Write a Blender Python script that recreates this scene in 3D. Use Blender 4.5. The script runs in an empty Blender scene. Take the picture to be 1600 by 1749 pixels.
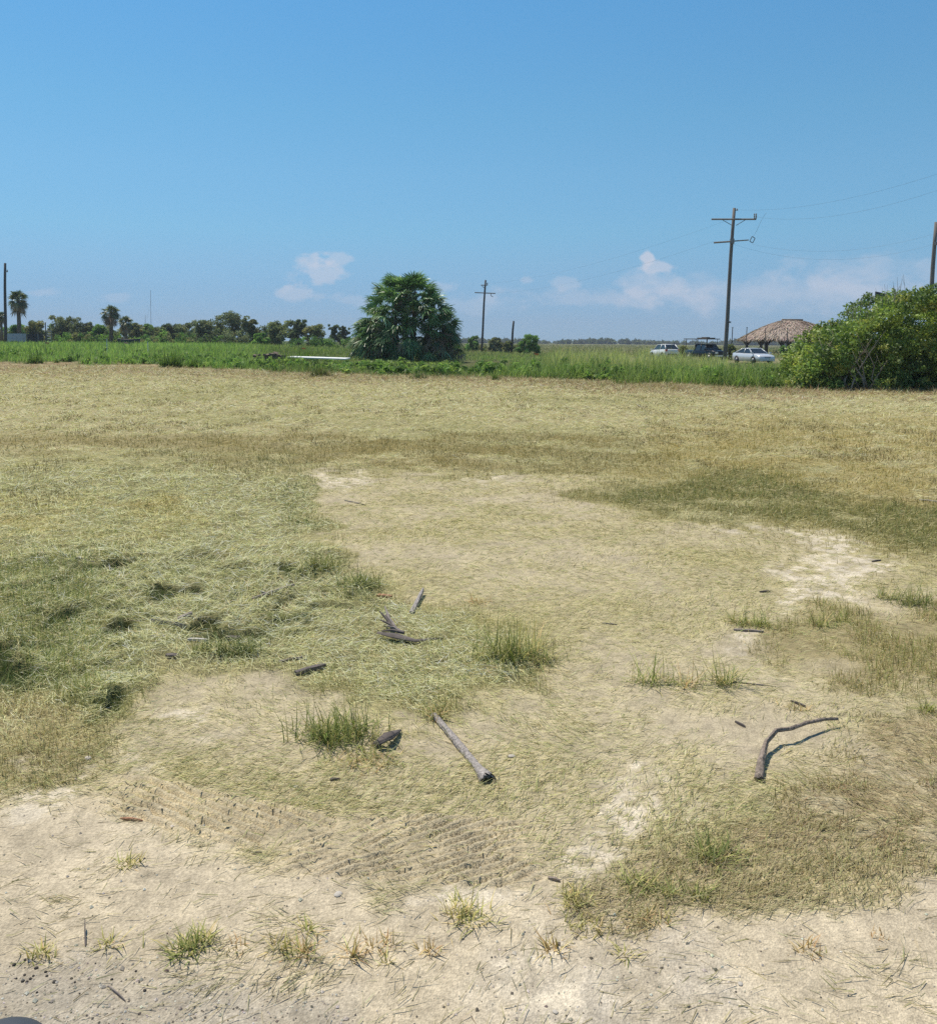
import bpy, math, random
import numpy as np
from mathutils import Matrix, Vector

R = math.radians
rng = np.random.default_rng(7)
random.seed(7)
scene = bpy.context.scene
COL = scene.collection

# ------------------------------------------------------------------ camera, sky, sun, exposure
CAM_H = 1.9
F = 1500.0                       # focal length in photo pixels (photo 1600 px wide)
PITCH = math.atan(100.0 / F)
ROLL = R(0.45)
cam_rot = Matrix.Rotation(R(90) - PITCH, 3, 'X') @ Matrix.Rotation(ROLL, 3, 'Z')
cd = bpy.data.cameras.new('camera')
cam = bpy.data.objects.new('camera', cd)
COL.objects.link(cam)
cam.matrix_world = Matrix.Translation((0, 0, CAM_H)) @ cam_rot.to_4x4()
cd.sensor_fit = 'HORIZONTAL'
cd.sensor_width = 36.0
cd.lens = 36.0 * F / 1600.0
cd.shift_y = -(874.5 - 683.0) / 1600.0
cd.clip_start = 0.05
cd.clip_end = 9000.0
scene.camera = cam
scene.render.resolution_x, scene.render.resolution_y = 936, 1024

SUN_EL, SUN_AZ = R(66), R(-48)   # azimuth clockwise from +Y (the view direction)
sun_vec = Vector((math.cos(SUN_EL) * math.sin(SUN_AZ), math.cos(SUN_EL) * math.cos(SUN_AZ), math.sin(SUN_EL)))
sd = bpy.data.lights.new('sun', 'SUN')
sd.energy = 4.8
sd.angle = R(0.5)
sd.color = (1.0, 0.925, 0.80)
sun = bpy.data.objects.new('sun', sd)
COL.objects.link(sun)
sun.rotation_euler = sun_vec.to_track_quat('Z', 'Y').to_euler()

scene.view_settings.view_transform = 'Standard'
scene.view_settings.look = 'None'
scene.view_settings.exposure = 0.0
scene.view_settings.gamma = 1.0
scene.cycles.use_denoising = False

W = bpy.data.worlds.new('World')
scene.world = W
W.use_nodes = True


def px_dir(px, py):
    v = cam_rot @ Vector(((px - 800.0) / F, -(py - 683.0) / F, -1.0))
    return v


def build_world():
    nt = W.node_tree
    N, L = nt.nodes, nt.links
    bg = N['Background']
    bg.inputs['Strength'].default_value = 0.1
    sky = N.new('ShaderNodeTexSky')
    sky.sky_type = 'NISHITA'
    sky.sun_disc = False
    sky.sun_elevation = SUN_EL
    sky.sun_rotation = SUN_AZ
    sky.altitude = 0
    sky.air_density = 1.0
    sky.dust_density = 0.0
    sky.ozone_density = 3.0
    tc = N.new('ShaderNodeTexCoord')
    sep = N.new('ShaderNodeSeparateXYZ')
    L.new(tc.outputs['Generated'], sep.inputs[0])

    def math_(op, a, b=None, c=None, clamp=False):
        n = N.new('ShaderNodeMath')
        n.operation = op
        n.use_clamp = clamp
        for i, s in enumerate((a, b, c)):
            if s is None:
                continue
            if isinstance(s, (int, float)):
                n.inputs[i].default_value = s
            else:
                L.new(s, n.inputs[i])
        return n.outputs[0]

    az = math_('ARCTAN2', sep.outputs[0], sep.outputs[1])
    el = math_('ARCSINE', sep.outputs[2])
    noise = N.new('ShaderNodeTexNoise')
    noise.inputs['Scale'].default_value = 26
    noise.inputs['Detail'].default_value = 7
    noise.inputs['Roughness'].default_value = 0.58
    mp = N.new('ShaderNodeMapping')
    mp.inputs['Scale'].default_value = (1, 1, 1.7)
    L.new(tc.outputs['Generated'], mp.inputs[0])
    L.new(mp.outputs[0], noise.inputs['Vector'])
    nz = math_('SUBTRACT', noise.outputs['Fac'], 0.5)

    total = None
    # centre px, half width px, half height px, opacity, ragged
    blobs = [(536, 468, 52, 27, .46, 1.3), (524, 450, 34, 14, .34, 1.2), (582, 443, 24, 14, .36, 1.1),
             (512, 502, 36, 16, .38, 1.0), (748, 490, 30, 16, .26, 1.3), (896, 478, 20, 10, .28, 1.3),
             (968, 484, 34, 12, .25, 1.3), (1126, 455, 30, 12, .50, 1.0), (1106, 438, 12, 17, .66, .9),
             (1110, 486, 60, 24, .24, 1.2), (1020, 508, 230, 22, .26, 1.2), (1350, 502, 330, 44, .40, .7),
             (1500, 470, 190, 42, .28, 1.0), (66, 500, 30, 9, .22, 1.2), (195, 508, 26, 8, .18, 1.2),
             (780, 520, 140, 22, .20, 1.3), (600, 512, 36, 12, .20, 1.2)]
    for (cx, cy, wx, wy, op, rag) in blobs:
        d = px_dir(cx, cy).normalized()
        a0, e0 = math.atan2(d.x, d.y), math.asin(d.z)
        u = math_('MULTIPLY', math_('SUBTRACT', az, a0), F / wx)
        v = math_('MULTIPLY', math_('SUBTRACT', el, e0), F / wy)
        # flatter underside: stretch v when below centre
        r2 = math_('ADD', math_('MULTIPLY', u, u), math_('MULTIPLY', v, v))
        m = math_('SUBTRACT', 1.0, math_('SQRT', r2))
        m = math_('ADD', m, math_('MULTIPLY', nz, 2.6 * rag))
        sm = N.new('ShaderNodeMapRange')
        sm.interpolation_type = 'SMOOTHSTEP'
        sm.inputs['From Min'].default_value = 0.0
        sm.inputs['From Max'].default_value = 0.60 if wx < 80 else 0.9
        sm.inputs['To Max'].default_value = op
        L.new(m, sm.inputs['Value'])
        o = sm.outputs[0]
        if total is None:
            total = o
        else:   # 1-(1-a)(1-b)
            total = math_('SUBTRACT', 1.0, math_('MULTIPLY', math_('SUBTRACT', 1.0, total), math_('SUBTRACT', 1.0, o)))
    front = math_('GREATER_THAN', sep.outputs[1], 0.0)
    total = math_('MULTIPLY', total, front, clamp=True)
    # the deep summer blue of the photograph: the sky's own hue, a little more saturated
    tone = N.new('ShaderNodeValToRGB')
    el2 = math_('MULTIPLY', sep.outputs[2], 2.0, clamp=True)
    L.new(el2, tone.inputs[0])
    stops = [(0.0, (.32, .57, 1.12)), (.044, (.35, .57, 1.03)), (.11, (.42, .64, .97)), (.175, (.52, .76, .98)), (.239, (.58, .88, 1.02)),
             (.365, (.67, 1.02, 1.10)), (.485, (.68, 1.11, 1.16)), (.70, (.67, 1.21, 1.31)), (1.0, (.85, 1.1, 1.15))]
    cr = tone.color_ramp
    while len(cr.elements) < len(stops):
        cr.elements.new(.5)
    for e, (p_, c_) in zip(cr.elements, stops):
        e.position = p_
        e.color = (c_[0] / 2, c_[1] / 2, c_[2] / 2, 1)
    hs = N.new('ShaderNodeVectorMath')
    hs.operation = 'MULTIPLY'
    dbl = N.new('ShaderNodeVectorMath')
    dbl.operation = 'SCALE'
    dbl.inputs['Scale'].default_value = 2.0
    L.new(tone.outputs[0], dbl.inputs[0])
    L.new(sky.outputs[0], hs.inputs[0])
    L.new(dbl.outputs[0], hs.inputs[1])
    mix = N.new('ShaderNodeMix')
    mix.data_type = 'RGBA'
    L.new(total, mix.inputs['Factor'])
    L.new(hs.outputs[0], mix.inputs['A'])
    mix.inputs['B'].default_value = (6.6, 6.7, 7.6, 1)
    L.new(mix.outputs['Result'], bg.inputs['Color'])


build_world()

# ------------------------------------------------------------------ helpers: pixels to ground, noise


def at(px, py, z=0.0):
    d = px_dir(px, py)
    t = (z - CAM_H) / d.z
    return (d.x * t, d.y * t)


def at_y(px, py, Y):
    """the point of the ray through a photo pixel at forward distance Y"""
    d = px_dir(px, py)
    t = Y / d.y
    return Vector((d.x * t, Y, CAM_H + d.z * t))


def px_x(px, Y, py=590):
    return at_y(px, py, Y).x


_T = np.random.default_rng(11).random((256, 256))


def vnoise(x, y):
    xi = np.floor(x).astype(np.int64)
    yi = np.floor(y).astype(np.int64)
    fx, fy = x - xi, y - yi
    fx = fx * fx * (3 - 2 * fx)
    fy = fy * fy * (3 - 2 * fy)
    a = _T[xi & 255, yi & 255]
    b = _T[(xi + 1) & 255, yi & 255]
    c = _T[xi & 255, (yi + 1) & 255]
    d = _T[(xi + 1) & 255, (yi + 1) & 255]
    return (a + (b - a) * fx) * (1 - fy) + (c + (d - c) * fx) * fy


def fbm(x, y, octv=4, seed=0.0, gain=0.5):
    s, a, t = 0.0, 1.0, 0.0
    x = x + seed * 17.3
    y = y + seed * 9.7
    for i in range(octv):
        s = s + a * vnoise(x, y)
        t += a
        a *= gain
        x, y = x * 2.03 + 5.1, y * 2.03 + 3.7
    return s / t - 0.5          # about -0.4 .. 0.4


def sstep(a, b, x):
    t = np.clip((x - a) / (b - a), 0, 1)
    return t * t * (3 - 2 * t)


def to_map(x, y):
    """bearing and range coordinates of ground points"""
    return F * x / y, F * CAM_H / y


def poly_sd(u, v, pts):
    """signed distance to a polygon, positive inside"""
    best = np.full(u.shape, 1e18)
    inside = np.zeros(u.shape, bool)
    n = len(pts)
    for i in range(n):
        ax, ay = pts[i]
        bx, by = pts[(i + 1) % n]
        ex, ey = bx - ax, by - ay
        wx, wy = u - ax, v - ay
        t = np.clip((wx * ex + wy * ey) / (ex * ex + ey * ey + 1e-9), 0, 1)
        dx, dy = wx - ex * t, wy - ey * t
        best = np.minimum(best, dx * dx + dy * dy)
        cond = (ay > v) != (by > v)
        xi = ax + (v - ay) * ex / (by - ay + 1e-12)
        inside ^= cond & (u < xi)
    d = np.sqrt(best)
    return np.where(inside, d, -d)


def gp(*pts):
    """polygon given where its corners lie on the ground (seen at these photo pixels) -> map coordinates"""
    out = []
    for p in pts:
        x, y = at(p[0], p[1])
        out.append(to_map(x, y))
    return out


def line_st(x, y, pts):
    """arc length and signed offset of ground points along a ground polyline"""
    bd = np.full(x.shape, 1e18)
    bs = np.zeros(x.shape)
    bt = np.zeros(x.shape)
    s0 = 0.0
    for (ax, ay), (bx, by) in zip(pts[:-1], pts[1:]):
        ex, ey = bx - ax, by - ay
        l = math.hypot(ex, ey)
        ex, ey = ex / l, ey / l
        t = np.clip((x - ax) * ex + (y - ay) * ey, 0, l)
        dx, dy = x - ax - ex * t, y - ay - ey * t
        d = dx * dx + dy * dy
        m = d < bd
        bd = np.where(m, d, bd)
        bs = np.where(m, s0 + t, bs)
        bt = np.where(m, np.sign(-(x - ax) * ey + (y - ay) * ex) * np.sqrt(d), bt)
        s0 += l
    return bs, bt, s0


# ------------------------------------------------------------------ zones of the lot
EDGE_PX = [(-400, 626), (-60, 626), (0, 625), (100, 627), (200, 627), (330, 630), (450, 635), (550, 640), (650, 644), (750, 643), (850, 645),
           (950, 650), (1080, 658), (1200, 661), (1330, 667), (1450, 664), (1600, 668), (2100, 676)]
_e = [to_map(*at(*p)) for p in EDGE_PX]
EDGE_U = np.array([p[0] for p in _e])
EDGE_V = np.array([p[1] for p in _e])

Z_OLIVE = gp((-60, 738), (200, 742), (400, 740), (620, 745), (800, 735), (960, 742), (1110, 760), (1180, 790), (1010, 803), (800, 806), (640, 806),
             (520, 803), (430, 800), (300, 775), (150, 765), (-60, 775))
Z_RIGHT = gp((1130, 720), (1350, 712), (1700, 725), (1700, 960), (1560, 930), (1350, 900), (1190, 880), (1040, 855), (985, 845), (1090, 815))
Z_DARK = gp((980, 848), (1060, 828), (1180, 815), (1260, 800), (1330, 820), (1450, 850), (1700, 880), (1700, 985), (1585, 950), (1500, 925), (1380, 900),
            (1250, 895), (1150, 880), (1030, 862))
Z_CENTRE = gp((515, 812), (700, 808), (900, 812), (1010, 806), (1150, 800), (990, 846), (1030, 868), (1200, 892), (1400, 915), (1560, 955), (1700, 1000),
              (1700, 1800), (-60, 1800), (-60, 1330), (200, 1215), (250, 1130), (520, 1150), (700, 1235), (900, 1180), (930, 1110), (830, 1070),
              (640, 1000), (570, 930), (525, 870))
Z_LEFT = gp((-80, 800), (200, 800), (430, 805), (520, 830), (535, 885), (575, 950), (650, 1010), (850, 1060), (945, 1110), (930, 1170), (740, 1230),
            (560, 1180), (420, 1135), (280, 1135), (215, 1205), (100, 1215), (-80, 1200))
Z_LUSH = gp((90, 960), (300, 930), (520, 960), (660, 1000), (560, 1060), (470, 1110), (250, 1130), (190, 1205), (110, 1210), (-80, 1190), (-80, 1000))
Z_LBROWN = gp((-80, 850), (150, 850), (300, 840), (330, 880), (200, 905), (-80, 930))
Z_LEFTDRY = gp((-80, 1195), (110, 1210), (180, 1240), (130, 1330), (-80, 1330))
Z_RSTUB = gp((1245, 1045), (1330, 1052), (1420, 1040), (1700, 1020), (1700, 1190), (1500, 1180), (1350, 1140), (1280, 1090))
Z_RMAT = gp((1700, 1215), (1500, 1235), (1420, 1290), (1330, 1370), (1200, 1425), (1180, 1460), (1300, 1480), (1500, 1470), (1700, 1480))
Z_RFRINGE = gp((1050, 1480), (1190, 1440), (1700, 1470), (1700, 1530), (1450, 1530), (1200, 1570), (1000, 1580), (960, 1540))
Z_CRUST = [gp((1290, 905), (1420, 915), (1540, 955), (1500, 985), (1480, 1010), (1420, 1030), (1330, 1035), (1300, 1000), (1330, 960), (1390, 940)),
           gp((1190, 898), (1290, 905), (1300, 918), (1200, 912)),
           gp((990, 1375), (1030, 1335), (1120, 1335), (1185, 1400), (1110, 1445), (1030, 1490), (920, 1512), (890, 1480), (985, 1435)),
           gp((20, 1320), (155, 1322), (140, 1370), (30, 1405), (0, 1365)),
           gp((850, 1650), (930, 1600), (1010, 1640), (990, 1749), (830, 1749)),
           gp((680, 1510), (900, 1500), (950, 1540), (760, 1560), (680, 1540)),
           gp((225, 1232), (310, 1212), (395, 1225), (300, 1248)),
           gp((160, 1275), (310, 1290), (300, 1302), (165, 1300)),
           gp((512, 815), (600, 812), (650, 826), (560, 838), (520, 832)),
           gp((800, 810), (880, 810), (890, 820), (810, 822)),
           gp((1240, 1070), (1310, 1070), (1290, 1100), (1230, 1108))]
Z_BARE = gp((-80, 1340), (150, 1372), (330, 1440), (560, 1490), (760, 1512), (930, 1500), (1050, 1560), (1300, 1560), (1700, 1500), (1700, 1800), (-80, 1800))
Z_GRAVEL = gp((-80, 1655), (150, 1640), (330, 1655), (560, 1690), (680, 1760), (680, 1900), (-80, 1900))
Z_CEMENT = gp((850, 1640), (1150, 1600), (1250, 1690), (1050, 1800), (820, 1800))
FRINGE = gp((470, 800), (508, 832), (512, 868), (535, 905), (560, 945), (610, 985), (640, 1008))
TRACK_A = [at(*p) for p in ((140, 1350), (220, 1352), (330, 1382), (450, 1408), (560, 1432), (640, 1452))]
TRACK_B = [at(*p) for p in ((430, 1452), (560, 1452), (700, 1462), (800, 1468), (900, 1476), (960, 1476))]
TRACK_C = [at(*p) for p in ((560, 1425), (700, 1418), (850, 1425), (940, 1440))]


def fields(x, y):
    """masks 0..1 for what the ground is at ground points (in front of the camera)"""
    ys = np.maximum(y, 0.3)
    u, v = to_map(x, ys)
    lr = np.log(np.hypot(x, ys))
    th = np.arctan2(x, ys)
    n1 = fbm(th * 16, lr * 16, 5, 1)
    n2 = fbm(th * 16, lr * 16, 5, 2)
    k = np.clip(v / 600, .12, 1.3)
    n3, n4 = fbm(x * 1.2, y * 1.2, 4, 3, .6), fbm(x * 1.2, y * 1.2, 4, 4, .6)
    n5 = fbm(x * 7, y * 7, 3, 6, .6)
    wu = u + n1 * 110 + n3 * 90 * k
    wv = v + (n2 * 90 + n4 * 70 + n5 * 36) * k
    m = {}

    def M(poly, soft=14, warp=1.0):
        sdv = poly_sd(u + (wu - u) * warp, v + (wv - v) * warp, poly)
        s = soft * np.clip(v / 450, .25, 1.2)
        return sstep(-s, s, sdv)

    ev = np.interp(u, EDGE_U, EDGE_V)
    me = v - ev + n1 * 10 + fbm(x * .9, y * .9, 3, 5) * 6 + fbm(x * .3, y * .3, 3, 7) * 9
    m['mown'] = sstep(-1.5, 1.5, me)
    m['edgeband'] = 1 - sstep(2, 16, np.abs(me - 8))
    m['olive'] = M(Z_OLIVE, 30, 1.0)
    pat = fbm(x * .55, y * .9, 4, 12, .6)
    pat2 = fbm(x * 1.7, y * 2.2, 3, 13, .6)
    m['olive'] *= sstep(-.26, .06, pat + .5 * pat2)
    m['right'] = M(Z_RIGHT, 130) * sstep(-.32, .08, pat2 + .5 * pat)
    m['dark'] = M(Z_DARK, 26, 1.0) * sstep(-.42, -.06, pat2 + .4 * pat)
    m['centre'] = M(Z_CENTRE, 20)
    m['left'] = M(Z_LEFT, 40)
    m['lush'] = M(Z_LUSH, 30)
    m['pocket'] = sstep(.10, .17, fbm(x * 4.2, y * 5.0, 3, 28)) * np.clip(m['lush'] * 1.3, 0, 1) * m['left']
    m['lbrown'] = M(Z_LBROWN, 60) * sstep(-.25, .1, pat2)
    m['leftdry'] = M(Z_LEFTDRY, 25)
    m['rstub'] = M(Z_RSTUB, 20)
    m['rmat'] = M(Z_RMAT, 30)
    m['rfringe'] = M(Z_RFRINGE, 30)
    cr = np.zeros(x.shape)
    for z in Z_CRUST:
        cr = np.maximum(cr, M(z, 20, .9))
    cn = fbm(x * 7, y * 7, 4, 8, .65)
    ck = fbm(x * 17, y * 17, 3, 10, .6)
    m['crust'] = cr * sstep(-.11, .06, cn + (cr - .5) * .22) * (.25 + .75 * sstep(-.09, .03, ck))
    m['bare'] = M(Z_BARE, 40)
    m['gravel'] = M(Z_GRAVEL, 50)
    m['cement'] = M(Z_CEMENT, 60, 1.5)
    return m


def track_mask(x, y):
    tr = np.zeros(x.shape)
    for line, hw in ((TRACK_A, .17), (TRACK_B, .17), (TRACK_C, .14)):
        s, t, Lt = line_st(x, y, line)
        tr = np.maximum(tr, sstep(hw + .03, hw - .05, np.abs(t)) * sstep(-.05, .15, s) * sstep(Lt + .05, Lt - .15, s))
    return tr


def rise(x, y):
    r = np.hypot(x, y)
    u = F * x / np.maximum(y, 1.0)
    return 0.85 * sstep(50, 105, r) * sstep(80, -420, u) * (1 - sstep(900, 1500, r)) * (y > 1)


def height(x, y, m=None, fine=True):
    ys = np.maximum(y, 0.3)
    r = np.hypot(x, y)
    if m is None:
        m = fields(x, ys)
    front = (y > 0.4)
    h = rise(x, y)
    h = h + fbm(x * .35, y * .35, 3, 21) * .05 * np.clip(r / 6, .3, 2)
    # raked up clippings: hummocks a hand wide
    c1 = fbm(x * 3.4, y * 3.4, 3, 22) + .0
    c2 = fbm(x * 9, y * 9, 3, 23)
    piles = np.maximum(c1 + .05, 0)
    h = h + front * m['left'] * (.14 * piles + .075 * c2) * (1 - sstep(25, 40, r)) * (.45 + .55 * m['lush']) - front * m['pocket'] * .05
    far = sstep(9, 14, r) * m['mown'] * (1 - sstep(60, 80, r))
    h = h + front * far * .16 * np.maximum(fbm(x * 2.2, y * 1.6, 3, 25) + .02, 0)
    h = h + front * (m['rmat'] * .03 * c2 + m['centre'] * .006 * fbm(x * 22, y * 22, 2, 24) + m['crust'] * .010 * (fbm(x * 13, y * 13, 3, 26)))
    # bank where the mown ground meets the standing grass
    h = h + front * m['edgeband'] * .10 * (.5 + fbm(x * .8, y * .8, 3, 27))
    if fine:
        near = (y > 1.5) & (y < 6) & (np.abs(x) < 4)
        if near.any():
            xn, yn = x[near], y[near]
            add = np.zeros(xn.shape)
            brk = .2 + .8 * sstep(-.16, .06, fbm(xn * 7, yn * 7, 3, 31))
            for line, hw, ka, kb, per in ((TRACK_A, .17, .16, 1.0, .050), (TRACK_B, .17, -.55, .84, .043), (TRACK_C, .14, -.55, .84, .043)):
                s, t, Ltot = line_st(xn, yn, line)
                e = sstep(hw, hw * .72, np.abs(t)) * sstep(0.0, .25, s) * sstep(Ltot, Ltot - .2, s)
                ph = (ka * s + kb * t) / per + fbm(xn * 6, yn * 6, 3, 32) * 1.1
                tri = np.abs(((ph % 1.0) * 2) - 1)
                lug = sstep(.32, .56, tri)
                add = np.where(e > 0.02, (lug * .022 - .012) * e * (np.maximum(brk, .6) * 1.25 if line is TRACK_A else np.maximum(brk, .4) * 1.05), add)
            h[near] += add
    return h


# ------------------------------------------------------------------ mesh plumbing


def mesh_np(name, co, faces_q, col=None, mat=None, smooth=True, parent=None, tris=None):
    me = bpy.data.meshes.new(name)
    co = np.asarray(co, np.float32)
    me.vertices.add(len(co))
    me.vertices.foreach_set('co', co.ravel())
    fq = np.asarray(faces_q, np.int32).reshape(-1, 4)
    lv = fq.ravel()
    ls = np.arange(len(fq), dtype=np.int32) * 4
    if tris is not None and len(tris):
        ft = np.asarray(tris, np.int32).reshape(-1, 3)
        ls = np.concatenate([ls, len(lv) + np.arange(len(ft), dtype=np.int32) * 3])
        lv = np.concatenate([lv, ft.ravel()])
    me.loops.add(len(lv))
    me.loops.foreach_set('vertex_index', lv.astype(np.int32))
    me.polygons.add(len(ls))
    me.polygons.foreach_set('loop_start', ls.astype(np.int32))
    me.polygons.foreach_set('use_smooth', np.full(len(ls), smooth))
    if col is not None:
        a = me.attributes.new('Col', 'FLOAT_COLOR', 'POINT')
        c4 = np.ones((len(co), 4), np.float32)
        c4[:, :3] = col
        a.data.foreach_set('color', c4.ravel())
    me.update(calc_edges=True)
    o = bpy.data.objects.new(name, me)
    COL.objects.link(o)
    if mat:
        me.materials.append(mat)
    if parent:
        o.parent = parent
    return o


def tag(o, label=None, cat=None, group=None, kind=None):
    if label:
        o['label'] = label
    if cat:
        o['category'] = cat
    if group:
        o['group'] = group
    if kind:
        o['kind'] = kind
    return o


def thing(name, label, cat, loc=(0, 0, 0), rz=0.0, group=None):
    o = bpy.data.objects.new(name, None)
    o.empty_display_size = .2
    COL.objects.link(o)
    o.location = loc
    o.rotation_euler = (0, 0, rz)
    return tag(o, label, cat, group)


class MB:
    """collects boxes, tubes and lofts; build() links them as one mesh object"""

    def __init__(s):
        s.v, s.f = [], []

    def add(s, verts, faces):
        b = len(s.v)
        s.v += [tuple(p) for p in verts]
        s.f += [tuple(i + b for i in f) for f in faces]
        return s

    def box(s, c, size, rz=0.0, ry=0.0, rx=0.0):
        hx, hy, hz = size[0] / 2, size[1] / 2, size[2] / 2
        m = Matrix.Rotation(rz, 3, 'Z') @ Matrix.Rotation(ry, 3, 'Y') @ Matrix.Rotation(rx, 3, 'X')
        vs = [m @ Vector((x * hx, y * hy, z * hz)) + Vector(c) for x in (-1, 1) for y in (-1, 1) for z in (-1, 1)]
        return s.add(vs, [(0, 1, 3, 2), (4, 6, 7, 5), (0, 4, 5, 1), (2, 3, 7, 6), (0, 2, 6, 4), (1, 5, 7, 3)])

    def tube(s, pts, rad, n=8, cap=True):
        pts = [Vector(p) for p in pts]
        if isinstance(rad, (int, float)):
            rad = [rad] * len(pts)
        rings = []
        for i, p in enumerate(pts):
            t = (pts[min(i + 1, len(pts) - 1)] - pts[max(i - 1, 0)]).normalized()
            a = Vector((0, 0, 1)) if abs(t.z) < .9 else Vector((1, 0, 0))
            x = t.cross(a).normalized()
            y = t.cross(x)
            rings.append([p + (x * math.cos(2 * math.pi * k / n) + y * math.sin(2 * math.pi * k / n)) * rad[i] for k in range(n)])
        return s.loft(rings, cap=cap)

    def loft(s, rings, cap=True, closed=True):
        n = len(rings[0])
        vs = [p for r in rings for p in r]
        fs = []
        for i in range(len(rings) - 1):
            for k in range(n if closed else n - 1):
                a, b = i * n + k, i * n + (k + 1) % n
                fs.append((a, b, b + n, a + n))
        if cap and closed:
            fs.append(tuple(range(n))[::-1])
            fs.append(tuple(len(vs) - n + k for k in range(n)))
        return s.add(vs, fs)

    def lathe(s, prof, n=16, c=(0, 0, 0), axis='Z'):
        rings = []
        for (r, z) in prof:
            ring = []
            for k in range(n):
                a = 2 * math.pi * k / n
                p = (r * math.cos(a), r * math.sin(a), z)
                if axis == 'Y':
                    p = (p[0], p[2], p[1])
                ring.append((p[0] + c[0], p[1] + c[1], p[2] + c[2]))
            rings.append(ring)
        return s.loft(rings)

    def quad(s, a, b, c, d):
        return s.add([a, b, c, d], [(0, 1, 2, 3)])

    def build(s, name, mat, parent=None, smooth=False):
        me = bpy.data.meshes.new(name)
        me.from_pydata(s.v, [], s.f)
        me.materials.append(mat)
        if smooth:
            for p in me.polygons:
                p.use_smooth = True
        me.update()
        o = bpy.data.objects.new(name, me)
        COL.objects.link(o)
        if parent:
            o.parent = parent
        return o


def nodes(mat):
    mat.use_nodes = True
    nt = mat.node_tree
    return nt.nodes, nt.links, nt.nodes['Principled BSDF']


def mat_plain(name, col, rough=.6, noise=.25, scale=6.0, metal=0.0, spec=.4, bump=0.0, stretch=(1, 1, 1), coat=0.0):
    m = bpy.data.materials.new(name)
    N, L, P = nodes(m)
    tc = N.new('ShaderNodeTexCoord')
    mp = N.new('ShaderNodeMapping')
    mp.inputs['Scale'].default_value = stretch
    L.new(tc.outputs['Object'], mp.inputs[0])
    nz = N.new('ShaderNodeTexNoise')
    nz.inputs['Scale'].default_value = scale
    nz.inputs['Detail'].default_value = 6
    L.new(mp.outputs[0], nz.inputs['Vector'])
    mr = N.new('ShaderNodeMapRange')
    mr.inputs['From Min'].default_value = .25
    mr.inputs['From Max'].default_value = .75
    mr.inputs['To Min'].default_value = 1 - noise
    mr.inputs['To Max'].default_value = 1 + noise
    L.new(nz.outputs['Fac'], mr.inputs['Value'])
    mx = N.new('ShaderNodeVectorMath')
    mx.operation = 'SCALE'
    mx.inputs[0].default_value = col[:3]
    L.new(mr.outputs[0], mx.inputs['Scale'])
    L.new(mx.outputs[0], P.inputs['Base Color'])
    P.inputs['Roughness'].default_value = rough
    P.inputs['Metallic'].default_value = metal
    P.inputs['Specular IOR Level'].default_value = spec
    P.inputs['Coat Weight'].default_value = coat
    if bump:
        b = N.new('ShaderNodeBump')
        b.inputs['Strength'].default_value = bump
        b.inputs['Distance'].default_value = .02
        L.new(nz.outputs['Fac'], b.inputs['Height'])
        L.new(b.outputs[0], P.inputs['Normal'])
    return m


def mat_leaf(name, rough=.6, spec=.25, trans=.3):
    """leaf surface: colour of each blade from its vertices, some light passing through"""
    m = bpy.data.materials.new(name)
    N, L, P = nodes(m)
    at_ = N.new('ShaderNodeAttribute')
    at_.attribute_name = 'Col'
    L.new(at_.outputs['Color'], P.inputs['Base Color'])
    P.inputs['Roughness'].default_value = rough
    P.inputs['Specular IOR Level'].default_value = spec
    if trans:
        tr = N.new('ShaderNodeBsdfTranslucent')
        sc = N.new('ShaderNodeVectorMath')
        sc.operation = 'MULTIPLY'
        sc.inputs[1].default_value = (1.15, 1.2, .75)
        L.new(at_.outputs['Color'], sc.inputs[0])
        L.new(sc.outputs[0], tr.inputs['Color'])
        mx = N.new('ShaderNodeMixShader')
        mx.inputs[0].default_value = trans
        L.new(P.outputs[0], mx.inputs[1])
        L.new(tr.outputs[0], mx.inputs[2])
        L.new(mx.outputs[0], N['Material Output'].inputs[0])
    return m


M_BLADE = mat_leaf('dry_blade', .7, .15, .2)
M_GRASS = mat_leaf('green_blade', .55, .25, .5)
M_LEAF = mat_leaf('tree_leaf', .5, .35, .34)
M_PALM = mat_leaf('palm_leaf', .38, .55, .28)
M_FARLEAF = mat_leaf('far_leaf', .7, .15, .45)


def blades(pos, head, length, width, tilt, curl, col, segs=2, tipcol=None, roll=None):
    """tapering grass blades; returns verts, quads, colours"""
    n = len(pos)
    S = segs + 1
    co = np.zeros((n, S, 2, 3), np.float32)
    cc = np.zeros((n, S, 2, 3), np.float32)
    p = pos.astype(np.float64).copy()
    ch, sh = np.cos(head), np.sin(head)
    wx, wy = -sh, ch
    wz = np.zeros(n) if roll is None else np.sin(roll)
    if roll is not None:
        wx, wy = wx * np.cos(roll), wy * np.cos(roll)
    for k in range(S):
        f = k / segs
        w = width * .5 * (1 - .85 * f ** 1.5)
        co[:, k, 0, 0] = p[:, 0] - wx * w
        co[:, k, 0, 1] = p[:, 1] - wy * w
        co[:, k, 0, 2] = p[:, 2] - wz * w
        co[:, k, 1, 0] = p[:, 0] + wx * w
        co[:, k, 1, 1] = p[:, 1] + wy * w
        co[:, k, 1, 2] = p[:, 2] + wz * w
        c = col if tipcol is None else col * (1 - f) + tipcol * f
        cc[:, k, 0] = c
        cc[:, k, 1] = c
        e = tilt + curl * (f + .5 / segs)
        st = length / segs
        p[:, 0] += ch * np.cos(e) * st
        p[:, 1] += sh * np.cos(e) * st
        p[:, 2] += np.sin(e) * st
    base = (np.arange(n) * S * 2)[:, None]
    q = []
    for k in range(segs):
        a = base + k * 2
        q.append(np.concatenate([a, a + 1, a + 3, a + 2], 1))
    q = np.stack(q, 1).reshape(-1, 4)
    return co.reshape(-1, 3), q, cc.reshape(-1, 3)


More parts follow.
